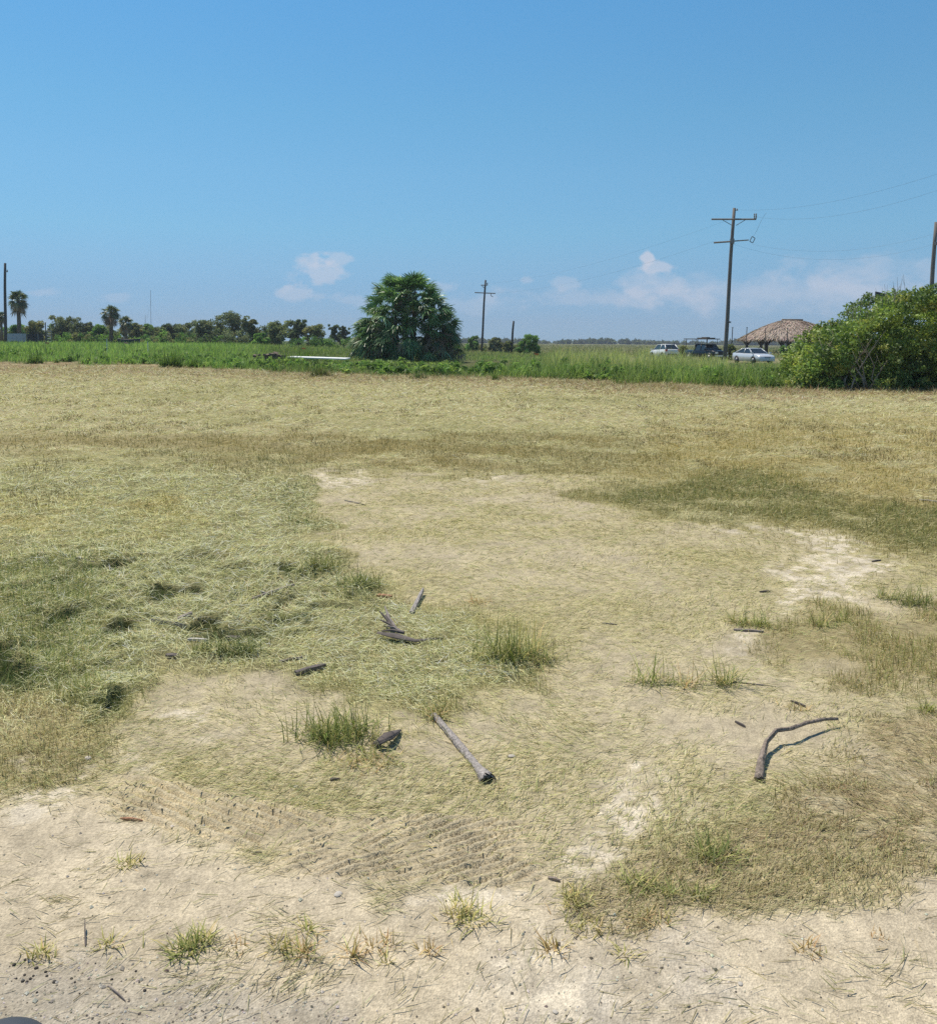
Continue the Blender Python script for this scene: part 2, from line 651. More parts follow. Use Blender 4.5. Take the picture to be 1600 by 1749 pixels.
def join(parts):
    co, q, c, b = [], [], [], 0
    for (a, f, k) in parts:
        co.append(a)
        q.append(f + b)
        c.append(k)
        b += len(a)
    return np.concatenate(co), np.concatenate(q), np.concatenate(c)


def pick(n, cols, weights=None, var=.12, g=None):
    g = g or rng
    cols = np.array(cols, float)
    i = g.choice(len(cols), n, p=None if weights is None else np.array(weights) / np.sum(weights))
    return cols[i] * (1 + var * g.standard_normal((n, 1))) * (1 + .04 * g.standard_normal((n, 3)))


# ------------------------------------------------------------------ ground
SAND = np.array((.50, .445, .345))
CRUST = np.array((.60, .55, .455))
STRAW = np.array((.40, .37, .20))
FAR = np.array((.36, .33, .195))
OLIVE = np.array((.19, .165, .07))
YOLIVE = np.array((.27, .23, .095))
DARKG = np.array((.10, .10, .04))
LEFTG = np.array((.22, .215, .115))
LUSHG = np.array((.13, .15, .06))
BROWN = np.array((.27, .20, .125))
GRAVEL = np.array((.37, .345, .30))
SOIL = np.array((.10, .11, .045))
MARSH = np.array((.19, .19, .085))


def lerp(a, b, t):
    return a + (b - a) * t[:, None]


def ground_colour(x, y, m):
    n = len(x)
    r = np.hypot(x, y)
    lowf = fbm(x * .25, y * .25, 4, 41)
    mid = fbm(x * 1.1, y * 1.1, 4, 42)
    hi = fbm(x * 6, y * 6, 4, 43, .6)
    c = np.tile(SAND, (n, 1))
    # field of dry clippings
    c = lerp(c, FAR, sstep(.0, .3, 1 - m['centre'] + hi * .2))
    grn = np.clip(sstep(-.02, .22, lowf) * .55, 0, 1) * (1 - m['centre'])
    c = lerp(c, np.array((.27, .275, .14)), grn)
    c = lerp(c, np.array((.31, .26, .105)), m['right'] * np.clip(.7 + mid, 0, 1))
    c = lerp(c, OLIVE * 1.15, m['olive'] * np.clip(.65 + 1.6 * mid, 0, 1))
    c = lerp(c, DARKG * 1.3, m['dark'] * np.clip(.8 + 1.2 * mid, 0, 1))
    c = lerp(c, LEFTG, m['left'])
    c = lerp(c, YOLIVE, m['lbrown'] * m['left'] * np.clip(.7 + 1.5 * mid, 0, 1))
    c = lerp(c, LUSHG, m['lush'] * m['left'] * np.clip(.4 + 1.5 * hi, 0, 1))
    c = lerp(c, np.array((.06, .07, .03)), m['pocket'])
    # clippings lie over the middle of the sandy patch
    cover = m['centre'] * (1 - m['bare']) * np.clip(.62 + 1.3 * mid + .6 * hi, 0, 1)
    c = lerp(c, STRAW, cover * .75)
    c = lerp(c, np.array((.30, .27, .15)), m['leftdry'] * .8)
    c = lerp(c, np.array((.30, .26, .14)), m['rstub'] * .8)
    c = lerp(c, np.array((.36, .31, .20)), m['rmat'] * np.clip(.5 + 2 * hi, 0, 1) * .8)
    c = lerp(c, np.array((.42, .36, .25)), m['rfringe'] * .6)
    c = lerp(c, GRAVEL, m['gravel'] * np.clip(.85 + hi, 0, 1) * .85)
    c = lerp(c, np.array((.47, .44, .39)), m['cement'] * np.clip(.6 + 1.4 * hi, 0, 1))
    c = lerp(c, CRUST, m['crust'])
    c = lerp(c, np.array((.46, .405, .295)), track_mask(x, y) * (y > 1.5) * .75)
    c = lerp(c, BROWN, m['edgeband'] * m['mown'] * np.clip(.75 + 2 * mid, 0, 1))
    # beyond the mown lot
    out = 1 - m['mown']
    wild = np.tile(SOIL, (n, 1))
    wild = lerp(wild, MARSH, sstep(90, 220, r))
    wild = lerp(wild, np.array((.13, .15, .075)), sstep(-.05, .12, lowf) * sstep(90, 220, r) * .7)
    c = lerp(c, wild, out)
    # packed sand of the parking place by the road
    u = F * x / np.maximum(y, .3)
    lot = sstep(82, 88, y) * sstep(118, 108, y) * sstep(230, 290, u) * sstep(620, 560, u)
    c = lerp(c, np.array((.26, .245, .14)), lot * .75 * (y > 1))
    vhi = fbm(x * 24, y * 24, 3, 44, .6)
    c *= (1 + .5 * hi + .15 * mid + .55 * vhi)[:, None]
    return np.clip(c * np.array((1.03, .98, .90)), .02, .85)


def build_ground():
    rr = np.concatenate([[.15, .35, .6, .85, 1.05, 1.2], 1.3 * 1.0036 ** np.arange(0, 1125)])
    rr = np.concatenate([rr, rr[-1] * 1.04 ** np.arange(1, 84)])
    th = np.concatenate([np.linspace(-.62, .62, 700), np.linspace(.62, 2 * math.pi - .62, 42)[1:-1]])
    nr, nt_ = len(rr), len(th)
    RR, TH = np.meshgrid(rr, th, indexing='ij')
    x, y = (RR * np.sin(TH)).ravel(), (RR * np.cos(TH)).ravel()
    m = fields(x, y)
    back = (y < .5)
    for k in m:
        m[k] = np.where(back, 0.0, m[k])
    m['mown'] = np.where(back, 1.0, m['mown'])
    m['centre'] = np.where(back, 1.0, m['centre'])
    m['bare'] = np.where(back, 1.0, m['bare'])
    z = height(x, y, m)
    c = ground_colour(x, y, m)
    i = np.arange(nr - 1)[:, None] * nt_
    k = np.arange(nt_)[None, :]
    k2 = (k + 1) % nt_
    q = np.stack([i + k, i + nt_ + k, i + nt_ + k2, i + k2], -1).reshape(-1, 4)
    co = np.stack([x, y, z], 1)
    co = np.concatenate([co, [[0, 0, co[:nt_, 2].mean()]]])
    c = np.concatenate([c, c[:1]])
    kk = np.arange(nt_)
    tris = np.stack([np.full(nt_, len(co) - 1), kk, (kk + 1) % nt_], 1)
    m_ = bpy.data.materials.new('ground')
    N, L, P = nodes(m_)
    a = N.new('ShaderNodeAttribute')
    a.attribute_name = 'Col'
    tc = N.new('ShaderNodeTexCoord')
    n1 = N.new('ShaderNodeTexNoise')
    n1.inputs['Scale'].default_value = 85
    n1.inputs['Detail'].default_value = 5
    n1.inputs['Roughness'].default_value = .65
    n2 = N.new('ShaderNodeTexVoronoi')
    n2.inputs['Scale'].default_value = 150
    L.new(tc.outputs['Object'], n1.inputs['Vector'])
    L.new(tc.outputs['Object'], n2.inputs['Vector'])
    mr = N.new('ShaderNodeMapRange')
    mr.inputs['From Min'].default_value = .3
    mr.inputs['From Max'].default_value = .7
    mr.inputs['To Min'].default_value = .66
    mr.inputs['To Max'].default_value = 1.26
    L.new(n1.outputs['Fac'], mr.inputs['Value'])
    sc = N.new('ShaderNodeVectorMath')
    sc.operation = 'SCALE'
    L.new(a.outputs['Color'], sc.inputs[0])
    L.new(mr.outputs[0], sc.inputs['Scale'])
    L.new(sc.outputs[0], P.inputs['Base Color'])
    P.inputs['Roughness'].default_value = .95
    P.inputs['Specular IOR Level'].default_value = .1
    ad = N.new('ShaderNodeMath')
    ad.operation = 'ADD'
    L.new(n1.outputs['Fac'], ad.inputs[0])
    L.new(n2.outputs['Distance'], ad.inputs[1])
    b = N.new('ShaderNodeBump')
    b.inputs['Strength'].default_value = .5
    b.inputs['Distance'].default_value = .008
    L.new(ad.outputs[0], b.inputs['Height'])
    L.new(b.outputs[0], P.inputs['Normal'])
    o = mesh_np('ground', co, q, c, m_, True, None, tris)
    tag(o, 'mown lot of pale sand, dry clippings and olive stubble running to the horizon', 'ground', None, 'structure')


def polar(n, r0, r1, th0=-.58, th1=.58, g=None, p=1.0):
    g = g or rng
    lr = g.uniform(math.log(r0), math.log(r1), n)
    th = g.uniform(th0, th1, n)
    r = np.exp(lr)
    return r * np.sin(th), r * np.cos(th), r


def cast_z(x, y):
    return height(x, y)


build_ground()


# ------------------------------------------------------------------ cut grass lying on the lot
def build_clippings():
    N_ = 620000
    x, y, r = polar(N_, 2.1, 62)
    m = fields(x, y)
    mid = fbm(x * 1.1, y * 1.1, 4, 42)
    hi = fbm(x * 6, y * 6, 4, 43, .6)
    pclump = fbm(x * 2.5, y * 2.5, 4, 51)
    cover = np.clip(.55 + 1.6 * mid + .9 * hi, 0, 1)
    d = m['centre'] * (1 - m['bare']) * cover * .85
    d = np.maximum(d, (1 - m['centre']) * .8)
    d = np.maximum(d, m['left'] * .95)
    d = np.maximum(d, m['bare'] * np.clip(.02 + .8 * (pclump - .09) + .6 * (hi - .11), 0.02, .4))
    d = np.maximum(d, m['rfringe'] * .45)
    d = np.maximum(d, m['rmat'] * .42)
    d *= 1 - .88 * m['crust']
    d *= 1 - .93 * m['pocket']
    d *= 1 - .75 * m['gravel']
    d *= m['mown']
    d *= 1 - .62 * m['olive']
    d *= 1 - .62 * m['dark']
    # tyre tracks stay mostly bare
    tr = track_mask(x, y)
    d *= 1 - .84 * tr
    k = rng.random(N_) < d
    x, y, r = x[k], y[k], r[k]
    m = {q: v[k] for q, v in m.items()}
    n = len(x)
    z = height(x, y, m) + rng.uniform(.001, .012, n) + .02 * m['lush'] * rng.random(n)
    sc = np.clip(r / 5.5, 1, 9)
    length = rng.uniform(.03, .085, n) * (1 + .25 * m['left']) * sc ** .75
    width = rng.uniform(.0016, .0036, n) * sc * (1 - .1 * m['left'])
    head = rng.uniform(-.9, .9, n) + np.where(rng.random(n) < .5, 0, math.pi) + .5 * fbm(x * 1.5, y * 1.5, 2, 55) * 6
    tilt = rng.normal(.12, .22, n) + .25 * m['lush'] * rng.random(n)
    curl = rng.normal(-.2, .5, n)
    tilt = tilt * (1 - .75 * m['bare'])
    curl = curl * (1 - .8 * m['bare'])
    wild = rng.random(n) < .45 * m['left']
    head = np.where(wild, rng.uniform(0, 6.28, n), head)
    bareb = pick(n, [(.42, .38, .25), (.34, .32, .18), (.50, .45, .33), (.20, .17, .11)], [3, 2, 2, 2], .2)
    dry = 1.06 * pick(n, [(.48, .45, .25), (.42, .41, .20), (.36, .38, .165), (.56, .52, .33), (.22, .19, .09)], [3, 3, 2.6, 1.6, 1.3], .2)
    far = 1.08 * pick(n, [(.45, .415, .26), (.38, .36, .20), (.32, .335, .17), (.52, .48, .32), (.17, .14, .08)], [3, 3, 2.4, 1.6, 1.1], .22)
    green = pick(n, [(.345, .33, .175), (.28, .275, .13), (.44, .41, .24), (.14, .15, .065), (.48, .435, .27), (.31, .24, .145)], [3, 2.4, 3, 2, 2.4, 1.2], .22)
    olive = pick(n, [(.28, .23, .10), (.34, .28, .13), (.20, .185, .075), (.41, .36, .19)], [3, 2, 2, 1])
    c = far * (1 - m['centre'])[:, None] + dry * m['centre'][:, None]
    c = c + (green - c) * np.clip(m['left'] * (1 - .75 * m['lbrown']) * .9, 0, 1)[:, None]
    c = c + (olive - c) * np.clip(np.maximum.reduce([m['olive'] * .8, m['right'] * .6, m['dark'] * .5, m['lbrown'] * m['left'] * .7]), 0, 1)[:, None]
    c = c + (bareb - c) * (m['bare'] * .8)[:, None]
    low = fbm(x * .25, y * .25, 4, 41)
    c = c + (green - c) * (sstep(-.02, .22, low) * .45 * (1 - m['centre']) * (1 - m['left']))[:, None]
    brownish = pick(n, [(.36, .29, .18), (.42, .36, .22), (.29, .24, .13), (.33, .33, .15)], [3, 2, 2, 1.5])
    c = c + (brownish - c) * np.clip(np.maximum(m['rmat'], m['rfringe'] * .6), 0, 1)[:, None]
    co, q, cc = blades(np.stack([x, y, z], 1), head, length, width, tilt, curl, np.clip(c * (1 + .52 * (1 - m['centre']) + .85 * m['left'])[:, None] * np.array((1.0, .97, .93)), .02, .8), 2, None, rng.normal(0, .5, n))
    o = mesh_np('grass_clippings', co, q, cc, M_BLADE)
    tag(o, 'thin layer of dried mown grass clippings strewn over the whole lot', 'clippings', None, 'stuff')


def build_stubble():
    N_ = 520000
    x, y, r = polar(N_, 2.4, 60)
    m = fields(x, y)
    mid = fbm(x * 1.1, y * 1.1, 4, 42)
    cl = fbm(x * 3.2, y * 3.2, 3, 61)
    cl2 = fbm(x * 7, y * 7, 3, 62)
    u0, v0 = to_map(x, y)
    d = m['olive'] * .70 + m['right'] * .42 + m['dark'] * .95
    edge_c = np.clip(1 - np.abs(m['centre'] - .45) * 2.2, 0, 1) * (y > 7)
    d = np.maximum(d, edge_c * .9 * (cl > -.05))
    ledge = np.clip(1 - np.abs(m['left'] - .55) * 2.2, 0, 1)
    d = np.maximum(d, ledge * .95 * sstep(-.08, .04, cl))
    fr = np.full(len(x), 1e9)
    for (p, q) in zip(FRINGE[:-1], FRINGE[1:]):
        ex, ey = q[0] - p[0], q[1] - p[1]
        tt_ = np.clip(((u0 - p[0]) * ex + (v0 - p[1]) * ey) / (ex * ex + ey * ey), 0, 1)
        fr = np.minimum(fr, np.hypot(u0 - p[0] - ex * tt_, v0 - p[1] - ey * tt_))
    fringe = sstep(46, 16, fr + 50 * fbm(x * 2.2, y * 2.2, 3, 64)) * sstep(-.10, .02, fbm(x * 3, y * 3, 3, 65))
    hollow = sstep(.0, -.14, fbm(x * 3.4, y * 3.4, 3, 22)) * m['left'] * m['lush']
    d = np.maximum(d, m['left'] * (.06 + .75 * m['lbrown'] + .2 * sstep(0, .12, cl)))
    d = np.maximum(d, np.maximum(hollow * .35, m['pocket']))
    d = np.maximum(d, fringe * .9)
    clod = sstep(.09, .15, fbm(x * 1.5, y * 1.0, 3, 68)) * (r > 11) * (1 - m['centre'])
    d = np.maximum(d, clod * .8)
    u, v = to_map(x, y)
    lfl = sstep(-560, -680, u) * sstep(340, 420, v) * m['left']
    d = np.maximum(d, lfl * .9)
    d = np.maximum(d, m['leftdry'] * .8 * sstep(-.1, .1, cl + .1))
    d = np.maximum(d, m['rstub'] * sstep(-.14, .08, cl) * .95)
    d = np.maximum(d, m['rmat'] * sstep(-.06, .12, cl2) * .9)
    d = np.maximum(d, m['rfringe'] * sstep(0.0, .16, cl2) * .6)
    d = np.maximum(d, sstep(20, 45, r) * .10)
    d = np.clip(d, 0, 1) * (1 - .95 * m['crust']) * m['mown']
    k = rng.random(N_) < d
    x, y, r = x[k], y[k], r[k]
    m = {q: w[k] for q, w in m.items()}
    cl, lfl, hollow, clod = cl[k], lfl[k], np.maximum.reduce([hollow[k] * .4, m['pocket'], fringe[k] * .75]), clod[k]
    n = len(x)
    z = height(x, y, m) - .004
    sc = np.clip(r / 6, 1, 8)
    tall = .045 + .03 * m['rstub'] + .05 * lfl + .018 * m['dark'] + .015 * m['olive'] + .015 * m['right'] - .012 * m['rmat']
    length = tall * rng.uniform(.5, 1.5, n) * sc ** .25
    width = rng.uniform(.0022, .0042, n) * sc * (1 + .35 * m['rmat'])
    head = rng.uniform(0, 2 * math.pi, n)
    tilt = rng.normal(1.05, .33, n) - .25 * np.maximum(m['dark'], m['olive']) - .35 * m['rmat'] * rng.random(n)
    curl = rng.normal(-.5, .5, n)
    ol = pick(n, [(.25, .21, .10), (.19, .175, .075), (.33, .275, .145), (.145, .155, .06)], [3, 2.5, 1.6, 1.6])
    yo = pick(n, [(.34, .28, .11), (.28, .25, .095), (.40, .34, .16), (.22, .215, .08)], [3, 2.4, 1.6, 1.6])
    dk = pick(n, [(.125, .15, .052), (.175, .17, .065), (.09, .125, .047), (.27, .24, .11)], [3, 2.2, 2.2, 1.6])
    gr = pick(n, [(.20, .24, .09), (.28, .30, .13), (.14, .185, .065), (.34, .31, .16)], [3, 2.2, 2, 1.2])
    dr = pick(n, [(.38, .33, .20), (.30, .27, .14), (.47, .41, .26), (.26, .28, .13), (.27, .19, .12)], [3, 2, 2.4, 2, 1], .2)
    c = ol.copy()
    c += (yo - c) * (m['right'] * (1 - m['olive']))[:, None]
    c += (dk - c) * np.clip(m['dark'] * np.clip(1.0 + 1.2 * fbm(x * .7, y * .7, 3, 66), .2, 1), 0, 1)[:, None]
    c += (gr - c) * np.clip(m['left'] * (1 - .85 * m['lbrown']), 0, 1)[:, None]
    c += (dr - c) * np.clip(np.maximum.reduce([m['rmat'], m['rfringe'], m['leftdry'] * .8]), 0, 1)[:, None]
    rs = pick(n, [(.30, .30, .12), (.22, .25, .09), (.36, .31, .16), (.32, .25, .14)], [3, 2.4, 1.6, 1.6])
    c += (rs - c) * (m['rstub'] * .9)[:, None]
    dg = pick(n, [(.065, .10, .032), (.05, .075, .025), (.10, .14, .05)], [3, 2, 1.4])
    bk = pick(n, [(.13, .105, .055), (.10, .10, .045), (.17, .13, .075)], [3, 2, 2])
    c += (bk - c) * (clod * (1 - m['olive']) * (1 - m['dark']) * .85)[:, None]
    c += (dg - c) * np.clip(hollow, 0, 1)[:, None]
    c = np.clip(c * (1.15 + .3 * m['dark'] + .2 * m['left'])[:, None] * np.array((1.05, 1.0, .88)), .02, .7)
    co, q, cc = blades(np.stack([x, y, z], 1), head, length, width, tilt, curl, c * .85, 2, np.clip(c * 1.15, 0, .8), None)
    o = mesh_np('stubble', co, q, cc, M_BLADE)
    tag(o, 'short standing olive and green stubble left by the mower', 'stubble', None, 'stuff')


def build_gravel():
    N_ = 34000
    x, y, r = polar(N_, 2.0, 6.5)
    m = fields(x, y)
    d = np.clip(m['gravel'] * .9 + m['cement'] * .25 + m['bare'] * .10 + .02, 0, 1)
    k = rng.random(N_) < d
    x, y = x[k], y[k]
    m = {q: v[k] for q, v in m.items()}
    n = len(x)
    z = height(x, y, m)
    s = np.exp(rng.normal(math.log(.0027), .42, n))
    oc = np.array([(1, 0, 0), (0, 1, 0), (-1, 0, 0), (0, -1, 0), (0, 0, 1), (0, 0, -.4)], float)
    a = rng.uniform(0, 6.28, n)
    v = oc[None] * (s[:, None, None]) * rng.uniform(.7, 1.4, (n, 6, 1))
    v[:, :, 2] *= .75
    vx = v[:, :, 0] * np.cos(a)[:, None] - v[:, :, 1] * np.sin(a)[:, None]
    vy = v[:, :, 0] * np.sin(a)[:, None] + v[:, :, 1] * np.cos(a)[:, None]
    co = np.stack([vx + x[:, None], vy + y[:, None], v[:, :, 2] + z[:, None] + s[:, None] * .25], -1).reshape(-1, 3)
    t = np.array([(0, 1, 4), (1, 2, 4), (2, 3, 4), (3, 0, 4), (1, 0, 5), (2, 1, 5), (3, 2, 5), (0, 3, 5)])
    tr = (t[None] + (np.arange(n) * 6)[:, None, None]).reshape(-1, 3)
    c = pick(n, [(.52, .47, .38), (.38, .34, .27), (.64, .59, .50), (.17, .145, .115)], [3, 2.5, 1.8, 1.2])
    mt = mat_leaf('pebble_stone', .85, .2, 0)
    o = mesh_np('gravel', co, np.zeros((0, 4), int), np.repeat(np.clip(c, .03, .8), 6, 0), mt, False, None, tr)
    tag(o, 'fine pale grey gravel and grit in the sand at the near edge', 'gravel', None, 'stuff')


build_clippings()
build_stubble()
build_gravel()


# ------------------------------------------------------------------ tall grass beyond the mown edge
def build_tall_grass():
    g = np.random.default_rng(71)
    N_ = 330000
    lr = g.uniform(math.log(30), math.log(150), N_)
    th = g.uniform(-.60, .60, N_)
    r = np.exp(lr)
    x, y = r * np.sin(th), r * np.cos(th)
    u, v = to_map(x, y)
    ev = np.interp(u, EDGE_U, EDGE_V)
    n1 = fbm(x * .9, y * .9, 3, 5)
    m = fields(x, y)
    re = F * CAM_H / ev
    dd = y - re                                  # metres beyond the mown edge
    jag = fbm(x * .5, y * .5, 3, 72)
    ok = (m['mown'] < .4) & (dd > -.5)
    rightside = sstep(-40, 120, u)
    band = (1 - sstep(7, 12, dd + jag * 8)) * rightside
    h = .50 + .25 * jag
    h = h * (1 - rightside) + rightside * (.33 + .2 * jag)
    h = np.maximum(h, band * (.98 + .25 * jag))
    palmfront = sstep(-260, -160, u) * sstep(60, -20, u)
    h = h * (1 - palmfront * .45)
    dune = sstep(110, 150, u) * sstep(300, 250, u) * sstep(56, 64, y) * sstep(110, 100, y)
    h = np.maximum(h, dune * (1.15 + .8 * jag))
    left = sstep(-300, -420, u)
    h = h * (1 + .25 * left * sstep(70, 100, r))
    lot = sstep(80, 84, y) * sstep(122, 112, y) * sstep(250, 290, u) * sstep(640, 580, u)
    # open view towards the parked cars
    see = sstep(270, 300, u) * (y > re + 12)
    h = np.where(see > .5, np.where(u > 440, np.minimum(h, .33), np.where(y > 60, np.where(u > 372, .95 + .4 * jag, 1.25 + .5 * jag), np.minimum(h, .6))), h)
    soil = sstep(-18, -4, u) * sstep(95, 75, u) * sstep(61, 64, y) * sstep(88, 80, y)
    ok &= g.random(N_) > np.maximum(lot * 1.2, soil * 1.1)
    ok &= g.random(N_) < (.55 + .45 * band + .4 * left + .6 * jag)
    x, y, r, h, jag, band, dune, left, u, dd = [a[ok] for a in (x, y, r, h, jag, band, dune, left, u, dd)]
    n = len(x)
    z = height(x, y) - .02
    length = h * g.uniform(.45, 1.3, n) * (1 + .9 * fbm(x * .8, y * .8, 3, 78))
    width = g.uniform(.012, .03, n) * np.clip(r / 45, 1, 3)
    head = g.uniform(0, 6.28, n)
    tilt = g.normal(1.25, .2, n)
    curl = g.normal(-.45, .45, n) - .5 * (g.random(n) < .25)
    gr = pick(n, [(.12, .185, .055), (.08, .14, .035), (.17, .235, .08), (.21, .26, .11)], [3, 2.4, 2.2, 1], .15, g)
    brt = pick(n, [(.17, .29, .075), (.14, .25, .06), (.23, .33, .11)], [3, 2, 2], .12, g)
    pale = pick(n, [(.24, .27, .125), (.31, .31, .16), (.18, .23, .085)], [3, 1.6, 2], .12, g)
    c = gr + (brt - gr) * left[:, None]
    rs = sstep(110, 200, u) * (1 - band) * .7
    c = c + (pale - c) * np.clip(np.maximum(dune * .75, rs) + sstep(95, 150, r) * .3 * (1 - left), 0, 1)[:, None]
    c *= (1 + .9 * fbm(x * .35, y * .35, 3, 75) + .9 * fbm(x * 1.6, y * 1.6, 3, 79))[:, None]
    c = np.clip(c * (1.25 + .3 * sstep(-80, 120, u))[:, None] * np.array((1.04, 1, .95)), .015, .5)
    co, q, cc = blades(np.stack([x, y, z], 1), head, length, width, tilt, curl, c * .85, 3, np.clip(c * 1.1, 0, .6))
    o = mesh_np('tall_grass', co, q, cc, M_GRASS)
    tag(o, 'tall bright green grass standing beyond the mown edge of the lot', 'grass', None, 'stuff')
    # brown thatch hanging over the cut bank, clods of cut grass
    N2 = 26000
    th = g.uniform(-.58, .58, N2)
    uu = F * np.tan(th)
    ev = np.interp(uu, EDGE_U, EDGE_V)
    yy = F * CAM_H / (ev + g.normal(4, 4.5, N2))
    xx = yy * np.tan(th)
    n = N2
    zz = height(xx, yy) + g.uniform(0, .05, n)
    c = pick(n, [(.30, .22, .13), (.38, .30, .17), (.22, .16, .09), (.16, .20, .07)], [3, 2.4, 2, 1.2], .15, g)
    co, q, cc = blades(np.stack([xx, yy, zz], 1), g.uniform(0, 6.28, n), g.uniform(.1, .4, n), g.uniform(.012, .03, n), g.normal(.35, .35, n), g.normal(-.5, .4, n), np.clip(c, .02, .6), 2)
    o = mesh_np('dead_thatch', co, q, cc, M_BLADE)
    tag(o, 'torn brown thatch along the cut edge of the tall grass', 'thatch', None, 'stuff')


def build_broadleaf():
    g = np.random.default_rng(83)
    cen, rad = [], []
    for i in range(900):
        th = g.uniform(-.52, .36)
        u = F * math.tan(th)
        ye = F * CAM_H / float(np.interp(u, EDGE_U, EDGE_V))
        y = ye + 1.0 + abs(g.normal(0, 9))
        x = y * math.tan(th)
        if -60 < u + 48 < 110 and y > 66:
            continue
        if u > 270 and y > ye + 9:
            continue
        if float(fbm(np.array([x * .25]), np.array([y * .25]), 3, 84)[0]) < -.05:
            continue
        h = g.uniform(.12, .42) * (1.5 if u > -40 else 1.0)
        z0 = float(rise(np.array([x]), np.array([y]))[0])
        for k in range(2):
            cen.append((x + g.normal(0, .15), y + g.normal(0, .15), z0 + h * (.5 + .5 * k)))
            rad.append(g.uniform(.12, .26))
    co, q, cc = leaf_cloud(cen, rad, 26, .11, [(.17, .28, .07), (.13, .22, .055), (.22, .34, .095), (.27, .36, .12)], g, 2.4, .5, .9)
    co[:, 2] = np.maximum(co[:, 2], .01)
    o = mesh_np('broadleaf_weeds', co, q, cc, M_GRASS, False)
    tag(o, 'leafy green weeds mixed into the front of the tall grass', 'weeds', None, 'stuff')


def build_marsh():
    g = np.random.default_rng(76)
    N_ = 90000
    lr = g.uniform(math.log(110), math.log(700), N_)
    th = g.uniform(-.60, .60, N_)
    r = np.exp(lr)
    x, y = r * np.sin(th), r * np.cos(th)
    u, v = to_map(x, y)
    jag = fbm(x * .05, y * .05, 4, 77)
    ok = ~((y < 122) & (u > 240) & (u < 650)) & ~((np.hypot(x - 60, y - 150) < 14))
    ok &= g.random(N_) < .8 + jag
    x, y, r, u, jag = [a[ok] for a in (x, y, r, u, jag)]
    n = len(x)
    h = (.42 + .5 * jag) * g.uniform(.6, 1.3, n)
    c = pick(n, [(.17, .19, .075), (.21, .20, .10), (.12, .155, .055), (.25, .225, .12)], [3, 2, 2.4, 1], .12, g) * (1 + 1.0 * jag)[:, None]
    c = c + (pick(n, [(.10, .17, .04), (.08, .14, .035)], [1, 1], .12, g) - c) * sstep(-150, -300, u)[:, None]
    co, q, cc = blades(np.stack([x, y, height(x, y) - .03], 1), g.uniform(0, 6.28, n), h, g.uniform(.05, .11, n) * r / 140, g.normal(1.2, .25, n), g.normal(-.4, .3, n), np.clip(c, .02, .5), 2)
    o = mesh_np('marsh_grass', co, q, cc, M_GRASS)
    tag(o, 'pale olive marsh grass on the flats behind the cars and pavilion', 'grass', None, 'stuff')


build_tall_grass()
build_marsh()


# ------------------------------------------------------------------ foliage builders
def leaf_cloud(centres, radii, n_per, size, cols, g, aspect=1.8, up=.35, squash=.8, hollow=.35, wts=None):
    """leaf faces spread through clumps; returns verts, quads, colours"""
    P, Cc = [], []
    cols = np.array(cols, float)
    for i, (c, rad) in enumerate(zip(centres, radii)):
        n = max(3, int(n_per * (rad / np.mean(radii)) ** 2))
        d = g.standard_normal((n, 3))
        d /= np.linalg.norm(d, axis=1)[:, None]
        rr = rad * (hollow + (1 - hollow) * g.random(n) ** .6) * (1 + .15 * g.standard_normal(n))
        p = np.asarray(c) + d * rr[:, None] * np.array((1, 1, squash))
        base = cols[g.choice(len(cols), p=None if wts is None else np.array(wts) / np.sum(wts))]
        cc = base * (1 + .18 * g.standard_normal((n, 1))) * (1 + .15 * g.standard_normal())
        P.append(p)
        Cc.append(cc)
    p = np.concatenate(P)
    c = np.clip(np.concatenate(Cc), .012, .5)
    n = len(p)
    nrm = g.standard_normal((n, 3)) + np.array((0, 0, up * 2))
    nrm /= np.linalg.norm(nrm, axis=1)[:, None]
    a = np.cross(nrm, g.standard_normal((n, 3)))
    a /= np.linalg.norm(a, axis=1)[:, None]
    b = np.cross(nrm, a)
    s = size * g.uniform(.6, 1.35, n)[:, None]
    co = np.stack([p - a * s * aspect * .5, p + b * s * .5 - a * s * .05, p + a * s * aspect * .5, p - b * s * .5 - a * s * .05], 1).reshape(-1, 3)
    q = np.arange(n * 4).reshape(-1, 4)
    return co, q, np.repeat(c, 4, 0)


M_BARK = mat_plain('bark_grey', (.16, .125, .095), .9, .35, 5, bump=.5, stretch=(1, 1, .3))
M_TWIG = mat_plain('bare_twig', (.30, .255, .20), .9, .3, 8)


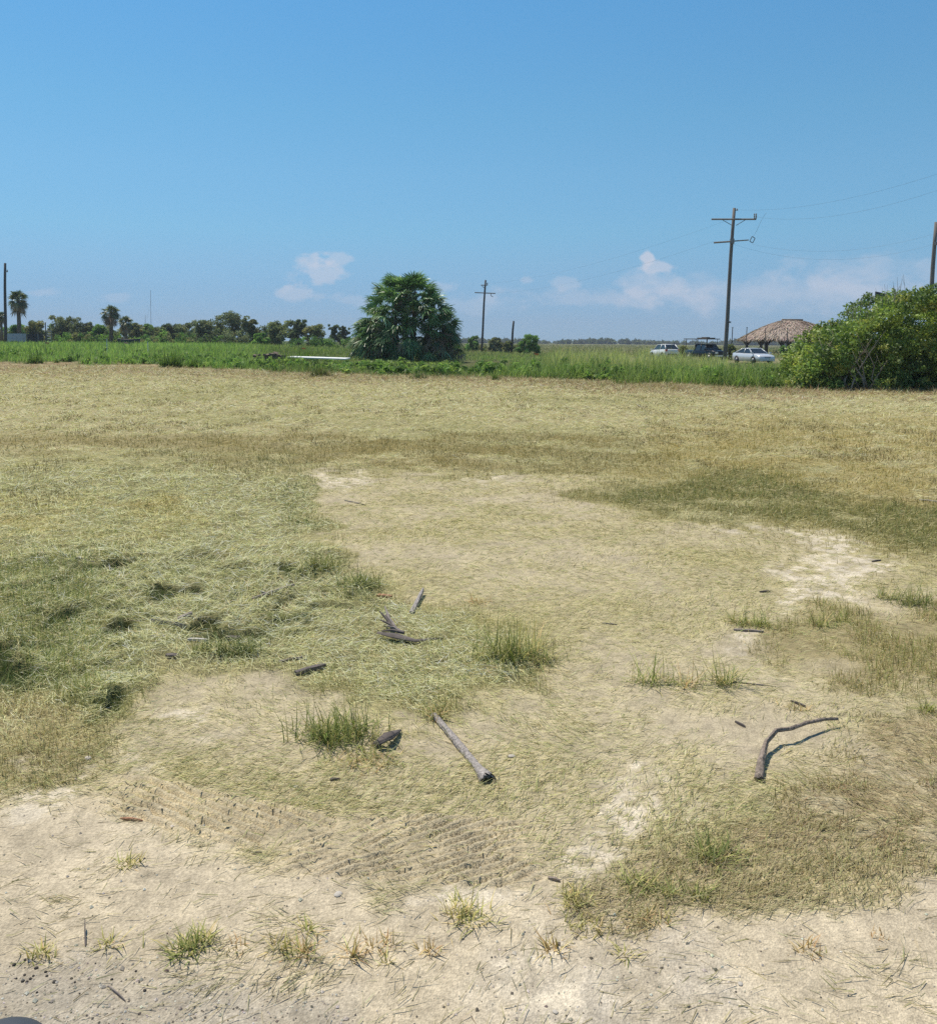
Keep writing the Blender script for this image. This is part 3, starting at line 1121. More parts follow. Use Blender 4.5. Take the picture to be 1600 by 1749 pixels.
def tree(name, label, px, top, wpx, Y, cols, style='round', group='trees and shrubs along the far side of the field', seed=0, base_z=None, dens=1.0, lean=0.0, cat='tree'):
    g = np.random.default_rng(1000 + seed)
    x = px_x(px, Y)
    bz = float(rise(np.array([x]), np.array([Y]))[0]) if base_z is None else base_z
    H = max(at_y(px, top, Y).z - bz, .8)
    Wd = wpx * Y / F
    t = thing(name, label, cat, (x, Y, bz - .05), 0, group)
    cen, rad = [], []
    k = int(26 * dens + Wd * 2.0)
    lo = .0 if style in ('round', 'shrub') else .12
    for i in range(k):
        f = (i + g.random()) / k
        zz = H * (lo + (.93 - lo) * f ** .8)
        env = math.sqrt(max(0.02, 1 - ((zz / H - .42) / .62) ** 2)) if style != 'shrub' else math.sqrt(max(.02, 1 - (zz / H) ** 2.2))
        a = g.uniform(0, 6.28)
        rr = Wd * .5 * env * math.sqrt(g.random()) * .85
        cen.append((rr * math.cos(a) + lean * zz, rr * math.sin(a), zz))
        rad.append(max(.2, min(Wd, H) * g.uniform(.10, .20)))
    if style == 'open':
        for i in range(5):
            a = g.uniform(0, 6.28)
            cen.append((Wd * .42 * math.cos(a) + lean * H, Wd * .3 * math.sin(a), H * g.uniform(.8, 1.0)))
            rad.append(Wd * .10)
    co, q, cc = leaf_cloud(cen, rad, int(105 * dens), .17 * Y / 140, cols, g, 2.0, .3, .75)
    co[:, 2] = np.maximum(co[:, 2], .02)
    mesh_np('crown', co, q, cc, M_FARLEAF, False, t)
    tb = MB()
    rt = max(.07, H * .025)
    nst = 1 if style != 'shrub' else 3
    for s in range(nst):
        o = (s - (nst - 1) / 2) * .3
        pts = [(o, 0, 0), (o + .05, .02, H * .25), (o * 2 + lean * H * .5, 0, H * .5), (o * 2.6 + lean * H * .75, 0, H * .78)]
        tb.tube(pts, [rt, rt * .8, rt * .6, rt * .25], 6)
        for b in range(4):
            z0 = H * (.3 + .12 * b)
            a = g.uniform(0, 6.28)
            L_ = Wd * .33
            tb.tube([(o, 0, z0), (o + L_ * .5 * math.cos(a), L_ * .5 * math.sin(a), z0 + H * .12), (o + L_ * math.cos(a), L_ * math.sin(a), z0 + H * .22)], [rt * .45, rt * .3, rt * .1], 5)
    tb.build('trunk', M_BARK, t, True)
    return t


OL = [(0.229, 0.244, 0.115), (0.176, 0.206, 0.091), (0.289, 0.282, 0.145)]
GB = [(.17, .195, .115), (.14, .165, .095), (.22, .235, .145)]
GY = [(0.228, 0.265, 0.155), (0.183, 0.22, 0.129), (0.293, 0.312, 0.192)]
GN = [(0.16, 0.275, 0.084), (0.199, 0.321, 0.101), (0.122, 0.229, 0.076)]
BG = [(0.2, 0.35, 0.081), (0.15, 0.275, 0.069), (0.237, 0.388, 0.106)]
DK = [(0.122, 0.16, 0.084), (0.152, 0.19, 0.101), (0.104, 0.134, 0.076)]
PO = [(.25, .29, .14), (.21, .25, .12), (.29, .32, .17)]

TREES = [
    (-12, 548, 46, 165, OL, 'round', 'olive shrub at the left frame edge behind the grey trailer'),
    (28, 556, 44, 150, GN, 'shrub', 'low green shrub behind the trunk of the tall left palm'),
    (60, 548, 40, 160, OL, 'round', 'olive bush between the tall left palm and the metal gate posts'),
    (112, 541, 52, 160, GB, 'open', 'tallest grey-brown feathery tree right of the metal gate posts'),
    (142, 550, 44, 155, GB, 'round', 'grey-brown rounded tree left of the twin palms, with no gap to the tallest one'),
    (168, 554, 34, 150, GN, 'shrub', 'bright green shrub at the foot of the left twin palm'),
    (188, 563, 34, 148, DK, 'shrub', 'dark shrub in front of the larger twin palm trunk'),
    (232, 551, 34, 170, OL, 'round', 'olive tree just right of the smaller twin palm'),
    (252, 553, 32, 175, GN, 'round', 'green tree below the thin radio masts'),
    (276, 558, 40, 160, PO, 'shrub', 'pale olive shrub right of the radio masts, low in front of the row'),
    (292, 552, 36, 165, DK, 'round', 'dark tree between the radio masts and the broad grey-green tree'),
    (315, 551, 40, 165, GY, 'round', 'grey-green round tree joined to the left flank of the broad tree'),
    (352, 546, 50, 155, GY, 'open', 'broad grey-green tree with a small tuft sticking up on its top'),
    (396, 533, 62, 155, GY, 'open', 'highest grey-green tree of the row, left of the gap with the bright shrub'),
    (428, 544, 30, 152, OL, 'open', 'olive tree with a ragged arm reaching right over the bright shrub'),
    (446, 568, 36, 140, BG, 'shrub', 'bright green low shrub in the gap beside the highest tree'),
    (474, 549, 44, 150, PO, 'open', 'pale feathery tree in front of the darker pair left of the fan palm clump'),
    (506, 546, 36, 165, DK, 'open', 'dark airy tree behind the pale feathery one'),
    (538, 554, 38, 160, OL, 'round', 'olive pointed tree above the long green hedge'),
    (571, 554, 22, 170, DK, 'open', 'dark slim tree standing at the left of a close pair near the fan palm clump'),
    (588, 556, 20, 172, DK, 'open', 'dark slim tree nearest to the left edge of the fan palm clump'),
    (808, 573, 20, 160, GN, 'round', 'small green tree left of the distant crossarm pole'),
    (846, 577, 32, 150, GB, 'shrub', 'brownish shrub between the distant crossarm pole and the bare pole'),
    (866, 582, 22, 140, OL, 'shrub', 'small olive shrub at the foot of the bare pole'),
    (900, 571, 44, 135, GN, 'shrub', 'leafy green shrub leaning right beside the bare pole'),
    (1166, 590, 22, 112, OL, 'shrub', 'olive shrub between the white hatchback and the dark pickup'),
    (1250, 589, 26, 100, PO, 'shrub', 'pale weedy shrub behind the leaning crossarm pole near the sedan'),
    (1340, 590, 22, 125, GN, 'shrub', 'green shrub beside the pavilion post, left of the big thicket'),
]
for i, (px, top, w, Y, cols, style, lab) in enumerate(TREES):
    nm = 'shrub' if style == 'shrub' else 'tree'
    tree(nm, lab, px, top, w, Y, cols, style, seed=i, cat=nm, dens=1.0 if w > 25 else .7, lean=.25 if 'leaning right' in lab else 0)

# long low hedge and row of undergrowth filling the foot of the tree line
def hedge(name, label, px0, px1, top, Y, cols, seed, size=.15):
    g = np.random.default_rng(seed)
    x0, x1 = px_x(px0, Y), px_x(px1, Y)
    xc = (x0 + x1) / 2
    bz = float(rise(np.array([xc]), np.array([Y]))[0])
    t = thing(name, label, 'hedge', (xc, Y, bz - .1), 0)
    H = at_y((px0 + px1) / 2, top, Y).z - bz
    n = int((x1 - x0) * (6.5 if top < 556 else 3.4))
    cen = [(g.uniform(x0, x1) - xc, g.uniform(-1.2, 1.2), H * g.uniform(.08, .85) * (.72 + .45 * g.random())) for _ in range(n)]
    rad = [min(H, 2.2) * g.uniform(.2, .4) for _ in range(n)]
    co, q, cc = leaf_cloud(cen, rad, 74, size * Y / 140, cols, g, 1.8, .3, .8)
    co[:, 2] = np.maximum(co[:, 2], 0)
    mesh_np('foliage', co, q, cc, M_FARLEAF, False, t)


hedge('hedge', 'long low green hedge left of the fan palm clump', 498, 600, 573, 130, GN, 301)
hedge('hedge', 'uneven olive undergrowth along the foot of the left trees', -30, 480, 554, 172, OL + GN + GY + GB, 302, .2)
hedge('hedge', 'brighter green brush in front of the left trees, under the twin palms', 90, 330, 566, 146, GN + BG + OL, 304, .17)
hedge('hedge', 'dark green brush below the broad grey-green trees', 300, 430, 561, 150, GY + GN + DK, 306, .17)
hedge('hedge', 'thin low green growth right of the fan palm clump', 780, 930, 585, 165, GN + OL, 303)


def build_ridge():
    g = np.random.default_rng(305)
    cen, rad = [], []
    for k in range(620):
        px = g.uniform(560, 1720)
        Y = g.uniform(900, 1250)
        x = px_x(px, Y)
        hh = (2.0 + 5.0 * max(0, float(fbm(np.array([px * .012]), np.array([.5]), 3, 9)[0]) + .38)) * g.uniform(.5, 1.1)
        cen.append((x, Y, hh * .55))
        rad.append(hh * .75)
    co, q, cc = leaf_cloud(cen, rad, 34, 2.6, [(.10, .125, .065), (.085, .105, .055), (.13, .145, .08)], g, 2.2, .3, .7)
    co[:, 2] = np.maximum(co[:, 2], -.3)
    o = mesh_np('far_woods', co, q, cc, M_FARLEAF, False)
    tag(o, 'low bluish band of far woods along the horizon right of the palm clump', 'woods', None, 'stuff')


build_ridge()


# ------------------------------------------------------------------ palms
def fan_leaves(hubs, dirs, size, cols, g, nleaf=24, droop=.5, width=.05, segs=3):
    droop = np.broadcast_to(droop, (len(hubs),))
    """palmate leaves: leaflet strips radiating from each hub; vectorised"""
    n = len(hubs)
    hubs, dirs = np.asarray(hubs, float), np.asarray(dirs, float)
    dirs /= np.linalg.norm(dirs, axis=1)[:, None]
    up = np.tile(np.array((0, 0, 1.0)), (n, 1)) + .35 * g.standard_normal((n, 3))
    S = np.cross(dirs, up)
    S /= np.linalg.norm(S, axis=1)[:, None] + 1e-9
    Nn = np.cross(S, dirs)
    size = np.broadcast_to(size, (n,))
    ang = np.linspace(-2.0, 2.0, nleaf)
    co_all, cc_all = [], []
    for a in ang:
        aa = a + g.normal(0, .06, n)
        d = dirs * np.cos(aa)[:, None] + S * np.sin(aa)[:, None] + Nn * (-.25 * abs(a) / 2 + g.normal(0, .08, n))[:, None]
        L_ = size * (.72 + .28 * math.cos(a)) * g.uniform(.88, 1.08, n)
        wv = np.cross(d, Nn)
        wv /= np.linalg.norm(wv, axis=1)[:, None] + 1e-9
        wv = wv + Nn * g.normal(0, .5, n)[:, None]
        p = np.zeros((n, segs + 1, 2, 3))
        for k in range(segs + 1):
            f = k / segs
            c = hubs + d * (L_ * f)[:, None] + np.array((0, 0, -1.0)) * (L_ * droop * g.uniform(.7, 1.3, n) * f ** 2.2 * .5)[:, None]
            w = width * size * (.45 + 1.1 * f if f < .5 else 1.0 - .92 * (f - .5) * 2) * .5
            p[:, k, 0] = c - wv * w[:, None]
            p[:, k, 1] = c + wv * w[:, None]
        co_all.append(p)
        cc_all.append(np.repeat((cols * (1 + .16 * g.standard_normal((n, 1))))[:, None], (segs + 1) * 2, 1))
    P = np.stack(co_all, 1).reshape(-1, 3)
    C = np.stack(cc_all, 1).reshape(-1, 3)
    ns = n * nleaf
    base = (np.arange(ns) * (segs + 1) * 2)[:, None]
    q = np.stack([np.concatenate([base + 2 * k, base + 2 * k + 1, base + 2 * k + 3, base + 2 * k + 2], 1) for k in range(segs)], 1).reshape(-1, 4)
    return P, q, np.clip(C, .01, .6)


def petioles(roots, hubs, g, w=.035, col=(.09, .11, .04)):
    r0, h0 = np.asarray(roots, float), np.asarray(hubs, float)
    n = len(r0)
    d = h0 - r0
    s = np.cross(d, (0, 0, 1.0))
    s /= np.linalg.norm(s, axis=1)[:, None] + 1e-9
    co = np.stack([r0 - s * w, r0 + s * w, h0 + s * w * .5, h0 - s * w * .5], 1).reshape(-1, 3)
    return co, np.arange(4 * n).reshape(-1, 4), np.tile(np.array(col), (4 * n, 1))


def build_palm_clump():
    g = np.random.default_rng(401)
    Y = 78.0
    xc = px_x(692, Y)
    t = thing('palm_clump', 'broad dark green dome of fan palms with fronds drooping to the grass', 'palm', (xc, Y, 0), 0)
    # heads of the separate stems: x, y, height, radius of the head
    heads = [(.9, 0, 6.2, 2.1), (-1.1, .6, 5.6, 2.0), (2.5, .3, 4.9, 1.9), (-2.6, .2, 4.1, 1.9), (3.5, -.4, 3.1, 1.9), (-3.6, -.3, 2.3, 1.8),
             (1.0, -1.6, 3.9, 1.9), (-1.0, -1.6, 3.4, 1.9), (2.4, -1.9, 2.3, 1.8), (-2.3, -1.9, 1.9, 1.7), (.2, -2.4, 2.0, 1.7), (4.1, -.3, 1.5, 1.6),
             (-4.1, .2, 1.2, 1.3), (0, 2, 4.6, 2.1), (2.2, 2, 3.2, 2), (-2.2, 2, 2.8, 1.9)]
    trunk = MB()
    hub, dr, roots, cols, sizes = [], [], [], [], []
    dh, dd, dsz = [], [], []
    for (hx, hy, hz, hr) in heads:
        trunk.tube([(hx * .55, hy * .55, 0), (hx * .8, hy * .8, hz * .5), (hx, hy, hz)], [.26, .2, .17], 8)
        k = 11
        for i in range(k):
            a = g.uniform(0, 6.28)
            el = g.uniform(-.75, 1.35)
            d = np.array((math.cos(a) * math.cos(el), math.sin(a) * math.cos(el), math.sin(el)))
            pl = hr * g.uniform(.40, .62)
            h = np.array((hx, hy, hz)) + d * pl + np.array((0, 0, -.18 * pl * (1 - math.sin(max(el, 0)))))
            if h[2] < .35:
                continue
            roots.append((hx, hy, hz))
            hub.append(h)
            dr.append(d + np.array((0, 0, -.35 * (1 - el / 1.35))))
            sizes.append(hr * g.uniform(.46, .62))
            base = [(.032, .055, .024), (.042, .07, .028), (.026, .046, .022), (.058, .085, .032), (.09, .10, .045)][g.choice(5, p=[.3, .28, .2, .14, .08])]
            cols.append(base)
        for i in range(4):
            a = g.uniform(3.2, 6.2)
            h = np.array((hx + .55 * math.cos(a) * hr, hy + .55 * math.sin(a) * hr, hz - g.uniform(.3, .9)))
            if h[2] > .6:
                dh.append(h)
                dd.append((math.cos(a) * .5, math.sin(a) * .5, -1.0))
                dsz.append(hr * g.uniform(.4, .6))
    # fronds over the whole dome, the lowest drooping into the grass
    zz = [0, 1.2, 3.0, 5.1, 6.5, 7.4]
    ww = [5.3, 5.3, 5.0, 4.1, 2.75, 1.2]
    for i in range(330):
        z = 7.0 * g.random() ** .95 + .4
        a = g.uniform(0, 6.28)
        k = np.interp(z, zz, ww) * g.uniform(.66, .82)
        h = np.array((k * math.cos(a) + .1, .7 * k * math.sin(a), z))
        d = np.array((math.cos(a), math.sin(a), -.85 + 1.75 * z / 7.3 + g.normal(0, .3)))
        hub.append(h)
        dr.append(d)
        roots.append(h - d * .9)
        sizes.append(g.uniform(.95, 1.4))
        cols.append([(.05, .085, .034), (.065, .10, .04), (.04, .07, .03), (.12, .165, .075), (.21, .25, .15)][g.choice(5, p=[.26, .24, .16, .18, .16])])  # palest greens paint light highlights into the colour of some drooping fans
    co, q, cc = join([fan_leaves(hub, dr, np.array(sizes), np.array(cols) * np.array((1.95, 2.4, 1.95)), g, 22, .45 + .65 * np.clip(1 - np.array(hub)[:, 2] / 6.5, 0, 1), .075), petioles(roots, hub, g)])
    co[:, 2] = np.maximum(co[:, 2], .03 + .05 * g.random(len(co)))
    mesh_np('crown', co, q, cc, M_PALM, False, t)
    dc = pick(len(dh), [(.30, .22, .14), (.22, .15, .095), (.34, .28, .19)], None, .15, g)
    co, q, cc = fan_leaves(dh, dd, np.array(dsz), dc, g, 16, .5, .07)
    co[:, 2] = np.maximum(co[:, 2], .03)
    o = mesh_np('dead_fronds', co, q, cc, M_BLADE, False, t)
    o['label'] = 'withered tan fronds hanging among the green'
    trunk.build('trunk', M_BARK, t, True)


def palm(label, px, top, wpx, Y, seed, skirt=True, trunk_r=.3, group='fan palms at the left tree line'):
    g = np.random.default_rng(seed)
    x = px_x(px, Y)
    bz = float(rise(np.array([x]), np.array([Y]))[0])
    H = at_y(px, top, Y).z - bz
    hr = wpx * Y / F * .5
    t = thing('fan_palm', label, 'palm', (x, Y, bz - .1), 0, group)
    hz = H - hr * .95
    hub, dr, roots, cols, sizes = [], [], [], [], []
    for i in range(46):
        a = g.uniform(0, 6.28)
        el = g.uniform(-.7, 1.4)
        d = np.array((math.cos(a) * math.cos(el), math.sin(a) * math.cos(el), math.sin(el)))
        pl = hr * g.uniform(.4, .58)
        hub.append(np.array((0, 0, hz)) + d * pl)
        roots.append((0, 0, hz - .1))
        dr.append(d + np.array((0, 0, -.25)))
        sizes.append(hr * g.uniform(.4, .52))
        cols.append([(.11, .16, .06), (.15, .20, .075), (.08, .12, .05), (.24, .26, .13)][g.choice(4)])
    co, q, cc = join([fan_leaves(hub, dr, np.array(sizes), np.array(cols), g, 15, .7, .13), petioles(roots, hub, g, .04)])
    mesh_np('crown', co, q, cc, M_PALM, False, t)
    if skirt:
        h2, d2, s2 = [], [], []
        for i in range(26):
            a = g.uniform(0, 6.28)
            h2.append((hr * .32 * math.cos(a), hr * .32 * math.sin(a), hz - g.uniform(.1, .9) * hr))
            d2.append((.45 * math.cos(a), .45 * math.sin(a), -1))
            s2.append(hr * g.uniform(.4, .65))
        dc = pick(26, [(.38, .30, .21), (.27, .20, .14), (.46, .38, .28)], None, .15, g)
        co, q, cc = fan_leaves(h2, d2, np.array(s2), dc, g, 12, .3, .13)
        mesh_np('dead_skirt', co, q, cc, M_BLADE, False, t)
    MB().tube([(0, 0, 0), (.05, 0, hz * .5), (0, 0, hz)], [trunk_r * 1.25, trunk_r, trunk_r * .9], 8).build('trunk', M_BARK, t, True)


build_palm_clump()
palm('tall fan palm with a shaggy brown skirt beside the far left pole', 33, 491, 42, 135, 410)
palm('small fan palm half hidden behind the far left pole', 3, 529, 22, 160, 411, True, .22)
palm('larger of the twin palms, with drooping tan fronds on its left', 190, 515, 38, 140, 412)
palm('smaller of the twin palms, lower and right of its taller neighbour', 215, 535, 30, 138, 413, True, .25)


# ------------------------------------------------------------------ thicket at the right
def build_thicket():
    g = np.random.default_rng(501)
    Y = 36.5
    xc = px_x(1490, Y)
    t = thing('thicket', 'large tangled green bush at the right edge, bare grey limbs at its foot', 'bush', (xc, Y, 0), 0)
    prof = [(1340, 655), (1358, 622), (1380, 592), (1405, 563), (1440, 545), (1470, 530), (1500, 516), (1525, 500), (1548, 484), (1565, 482), (1590, 495), (1620, 490), (1680, 500), (1760, 540), (1830, 590)]
    pxs = [p[0] for p in prof]
    tops = [p[1] for p in prof]
    cen, rad, bright = [], [], []
    for i in range(1250):
        px = g.uniform(1352, 1830)
        top = np.interp(px, pxs, tops)
        depth = g.uniform(-1.6, 3.5)
        zt = at_y(px, top, Y).z - .12
        x = px_x(px, Y) - xc
        f = 1 - g.random() ** 1.15 * .99
        z = max(.15, zt * f - .2)
        # open dark hollow low in the middle where the limbs show
        if 1418 < px < 1482 and z < 1.25 + .3 * math.sin(px * .13) and depth < 1.5:
            continue
        if 1480 < px < 1512 and .9 < z < 1.6 and g.random() < .4:
            continue
        dsh = .3 * (zt - z) * -.25
        cen.append((x + g.normal(0, .1), depth * (.6 + .4 * z / 4) + dsh, z))
        rad.append(g.uniform(.22, .46))
    cols = [(.25, .34, .08), (.20, .29, .07), (.33, .42, .105), (.43, .46, .13), (.11, .175, .05)]
    co, q, cc = leaf_cloud(cen, rad, 92, .077, cols, g, 1.9, .35, .75, .3, [3, 2.6, 2.2, 1, 1.6])
    co[:, 2] = np.maximum(co[:, 2], .02)
    mesh_np('foliage', co, q, cc, M_LEAF, False, t)
    # limbs
    for k in range(11):
        b = MB()
        px = g.uniform(1410, 1490)
        x0 = px_x(px, Y) - xc
        y0 = g.uniform(-1.6, .3)
        p = [Vector((x0, y0, 0))]
        a = g.uniform(-.9, .9)
        for s in range(5):
            a += g.normal(0, .35)
            p.append(p[-1] + Vector((math.sin(a) * .38, g.normal(.05, .08), .42 + .12 * g.random())))
        r0 = g.uniform(.022, .05)
        b.tube(p, [r0, r0 * .9, r0 * .75, r0 * .55, r0 * .4, r0 * .2], 6)
        for s in (2, 3):
            q_ = p[s]
            e = Vector((g.normal(0, .5), g.normal(0, .2), g.uniform(.3, .7)))
            b.tube([q_, q_ + e * .5, q_ + e + Vector((0, 0, .1))], [r0 * .5, r0 * .35, r0 * .12], 5)
        b.build('limb', M_TWIG, t, True)
    # thin bare twigs rising out of the top
    b = MB()
    for k in range(34):
        px = g.choice([g.uniform(1405, 1480), g.uniform(1495, 1540), g.uniform(1415, 1560)])
        zt = at_y(px, np.interp(px, pxs, tops), Y).z
        x0 = px_x(px, Y) - xc
        y0 = g.uniform(-.3, .6)
        p0 = Vector((x0, y0, zt - .7))
        h = g.uniform(.8, 1.35)
        ln = g.normal(0, .18)
        b.tube([p0, p0 + Vector((ln * .4, 0, h * .5)), p0 + Vector((ln, 0, h))], [.011, .008, .004], 4)
        if g.random() < .6:
            p1 = p0 + Vector((ln * .5, 0, h * .6))
            b.tube([p1, p1 + Vector((g.normal(0, .16), 0, .28))], [.006, .003], 4)
    b.build('bare_twigs', M_TWIG, t)


build_thicket()
build_broadleaf()


# ------------------------------------------------------------------ poles and wires
M_POLE = mat_plain('weathered_pole', (.17, .15, .135), .85, .3, 3, bump=.3, stretch=(4, 4, .3))
M_DPOLE = mat_plain('dark_pole', (.085, .078, .075), .85, .25, 3, stretch=(4, 4, .3))
M_STEEL = mat_plain('grey_fitting', (.22, .22, .22), .5, .2, 8, .3)
M_INS = mat_plain('porcelain', (.33, .31, .30), .35, .1, 8)
M_WIRE = mat_plain('wire', (.10, .10, .105), .5, .1, 8)


def pole_thing(label, bpx, tpx, ttop, Y, r0, r1, mat, group='utility poles'):
    p1 = at_y(tpx, ttop, Y)
    x0 = px_x(bpx, Y, 612)
    bz = float(rise(np.array([x0]), np.array([Y]))[0])
    t = thing('utility_pole', label, 'pole', (x0, Y, bz), 0, group)
    top = Vector((p1.x - x0, 0, p1.z - bz))
    pts = [top * f + Vector((.03 * math.sin(f * 7), 0, 0)) for f in (-.01, .15, .3, .5, .7, .85, 1.0)]
    MB().tube(pts, [r0 + (r1 - r0) * f for f in (0, .15, .3, .5, .7, .85, 1)], 10).build('shaft', mat, t, True)
    return t, top


def local(t, px, py, Y, dy=0.0):
    p = at_y(px, py, Y) - Vector(t.location)
    return Vector((p.x, dy, p.z))


YP = 80.0
tp, top = pole_thing('tall grey leaning pole with two crossarms behind the silver sedan', 1237, 1253.5, 355, YP, .19, .135, M_POLE)
a, b = local(tp, 1214, 374.5, YP, -.17), local(tp, 1290, 374.5, YP, -.17)
MB().tube([a, b], .075, 4).build('crossarm', M_POLE, tp)
MB().tube([local(tp, 1233, 376, YP, -.2), local(tp, 1249, 385, YP, -.17)], .03, 5).build('brace', M_STEEL, tp)
MB().tube([local(tp, 1271, 376, YP, -.2), local(tp, 1256, 385, YP, -.17)], .03, 5).build('brace', M_STEEL, tp)
MB().tube([local(tp, 1218, 414.5, YP, -.18), local(tp, 1247, 412.5, YP, -.18)], .075, 4).build('crossarm', M_POLE, tp)
MB().tube([local(tp, 1250, 412, YP, -.2), local(tp, 1277, 410, YP, -.2)], .06, 6).build('crossarm', M_STEEL, tp)
MB().box(local(tp, 1249, 412, YP, -.19), (.36, .2, .45)).build('mounting_bracket', M_STEEL, tp)
fr = MB()
c4 = [(1279, 412), (1283, 404), (1288, 407), (1284, 415)]
for (p, q) in zip(c4, c4[1:] + c4[:1]):
    fr.tube([local(tp, *p, YP, -.2), local(tp, *q, YP, -.2)], .035, 5)
fr.build('fuse_cutout', M_DPOLE, tp)
ins = MB()
for dx in (1287, 1290):
    p = local(tp, dx, 374, YP, -.17)
    ins.lathe([(.03, 0), (.07, .1), (.04, .16), (.075, .25), (.04, .32), (.07, .4), (.03, .5)], 8, p)
ins.build('insulator', M_INS, tp)
MB().lathe([(.03, 0), (.09, .03), (.06, .14), (.03, .2)], 8, local(tp, 1258.5, 359.5, YP)).build('insulator', M_INS, tp)
MB().tube([local(tp, 1254, 359, YP), local(tp, 1259, 358.5, YP)], .025, 5).build('pin_arm', M_STEEL, tp)
MB().box(local(tp, 1246, 550, YP, -.1), (.14, .16, .14)).build('bolt_plate', M_STEEL, tp)

Y2 = 150.0
t2, top2 = pole_thing('distant dark pole with one wide crossarm right of the palm clump', 822, 829, 478, Y2, .2, .15, M_DPOLE)
MB().tube([local(t2, 810.5, 499.5, Y2, -.2), local(t2, 846, 501, Y2, -.2)], .08, 4).build('crossarm', M_DPOLE, t2)
MB().tube([local(t2, 821, 486.8, Y2, -.2), local(t2, 831, 487, Y2, -.2)], .07, 4).build('crossarm', M_DPOLE, t2)
MB().tube([local(t2, 823, 488, Y2, -.2), local(t2, 827, 492, Y2, -.2)], .05, 4).build('brace', M_STEEL, t2)
MB().lathe([(.05, 0), (.13, .1), (.07, .25), (.12, .4), (.05, .5)], 8, local(t2, 832, 487.5, Y2)).build('insulator', M_INS, t2)
MB().tube([local(t2, 838, 501, Y2, -.2), local(t2, 838.5, 505, Y2, -.2), local(t2, 842, 507, Y2, -.2)], .06, 5).build('fuse_cutout', M_STEEL, t2)

Y3 = 126.0
t3, top3 = pole_thing('dark bare-topped pole at the far left beside the tall palm', 10, 8.5, 449, Y3, .22, .16, M_DPOLE)
MB().tube([local(t3, 8.5, 464, Y3, -.1), local(t3, 14, 464, Y3, -.1)], .06, 5).build('pin_arm', M_STEEL, t3)
MB().lathe([(.05, 0), (.1, .1), (.05, .3)], 8, local(t3, 13, 464, Y3, -.1)).build('insulator', M_INS, t3)

Y4 = 72.0
t4, top4 = pole_thing('grey leaning pole cut by the right frame edge above the thicket', 1583, 1598.5, 379, Y4, .2, .14, M_POLE)
MB().box(local(t4, 1596.5, 416, Y4, -.15), (.2, .16, .25)).build('mounting_bracket', M_STEEL, t4)
MB().tube([local(t4, 1580, 372, Y4, -.14), local(t4, 1640, 370, Y4, -.14)], .01, 4)

t5, top5 = pole_thing('short bare leaning pole without arms beside the green shrub', 873, 877, 548, 140.0, .2, .15, M_DPOLE)

t6, top6 = None, None


def wire(label, pts, rad=.0045):
    n = []
    pts = [Vector(p) for p in pts]
    o = MB().tube(pts, rad, 5).build('power_line', M_WIRE)
    tag(o, label, 'wire', 'power lines between the poles')


def sagged(a, b, sag, n=18):
    return [a + (b - a) * (i / n) - Vector((0, 0, sag * 4 * (i / n) * (1 - i / n))) for i in range(n + 1)]


E = lambda px, py, Y: at_y(px, py, Y)
wire('uppermost thin wire rising from the grey pole top to the upper right', sagged(E(1258.5, 358, YP), E(1700, 262, 48), .9))
wire('thin wire rising to the right just below the uppermost one', sagged(E(1289, 370, YP), E(1700, 288, 48), 1.1))
wire('sagging wire low between the grey pole and the right edge pole', sagged(E(1250, 416, YP), E(1597, 416, Y4), 1.35))
wire('second sagging wire, slightly higher at the right, between the two grey poles', sagged(E(1284, 417, YP), E(1598.5, 398, Y4), 1.0))
wire('faint wire from the grey pole top down to the distant pole top', sagged(E(1252, 372, YP), E(831, 484, Y2), 1.1), .0045)
wire('faint wire from the lower crossarm down to the distant pole arm', sagged(E(1219, 412, YP), E(845, 500, Y2), 1.0), .0045)
wire('short slanting jumper wire with a hook above the pole\'s loose cutout', [E(1286, 404, YP), E(1292, 394, YP), E(1299, 378, YP), E(1306, 366, YP), E(1308.5, 363.5, YP)], .010)

for i, (px, top, Y, w, lab) in enumerate([(1251, 559, 104, .055, 'thin dark post nearest the grey pole, left of the pavilion roof'),
                                          (1275.5, 559, 104, .05, 'thin dark post crossing the left tip of the pavilion roof'),
                                          (1307.5, 560, 104, .05, 'thin dark post in front of the left half of the thatched roof'),
                                          (1345, 560, 104, .055, 'thin dark post in front of the middle of the thatched roof')]):
    p = at_y(px, top, Y)
    xb = px_x(px - 2.5, Y, 600)
    t = thing('fence_post', lab, 'post', (xb, Y, 0), 0, 'thin posts in front of the pavilion')
    MB().tube([(0, 0, 0), (p.x - xb, 0, p.z)], [w, w * .85], 6).build('shaft', M_DPOLE, t)
    MB().box((p.x - xb, 0, p.z), (w * 3.2, w * 3, .05)).build('cap', M_DPOLE, t)

for (px, top, w, lab) in ((257, 495, .16, 'taller of two hair-thin radio masts far behind the left trees'), (248, 538, .16, 'shorter hair-thin radio mast far behind the left trees')):
    p = at_y(px, top, 620)
    t = thing('radio_mast', lab, 'mast', (p.x, 620, 0), 0, 'far radio masts')
    MB().tube([(0, 0, 0), (0, 0, p.z)], [w, w * .7], 4).build('mast', M_STEEL, t)
    g_ = MB()
    for a in (0.3, 2.4, 4.5):
        g_.tube([(0, 0, p.z * .8), (12 * math.cos(a), 12 * math.sin(a), 0)], .015, 3)
    g_.build('guy_wire', M_WIRE, t)

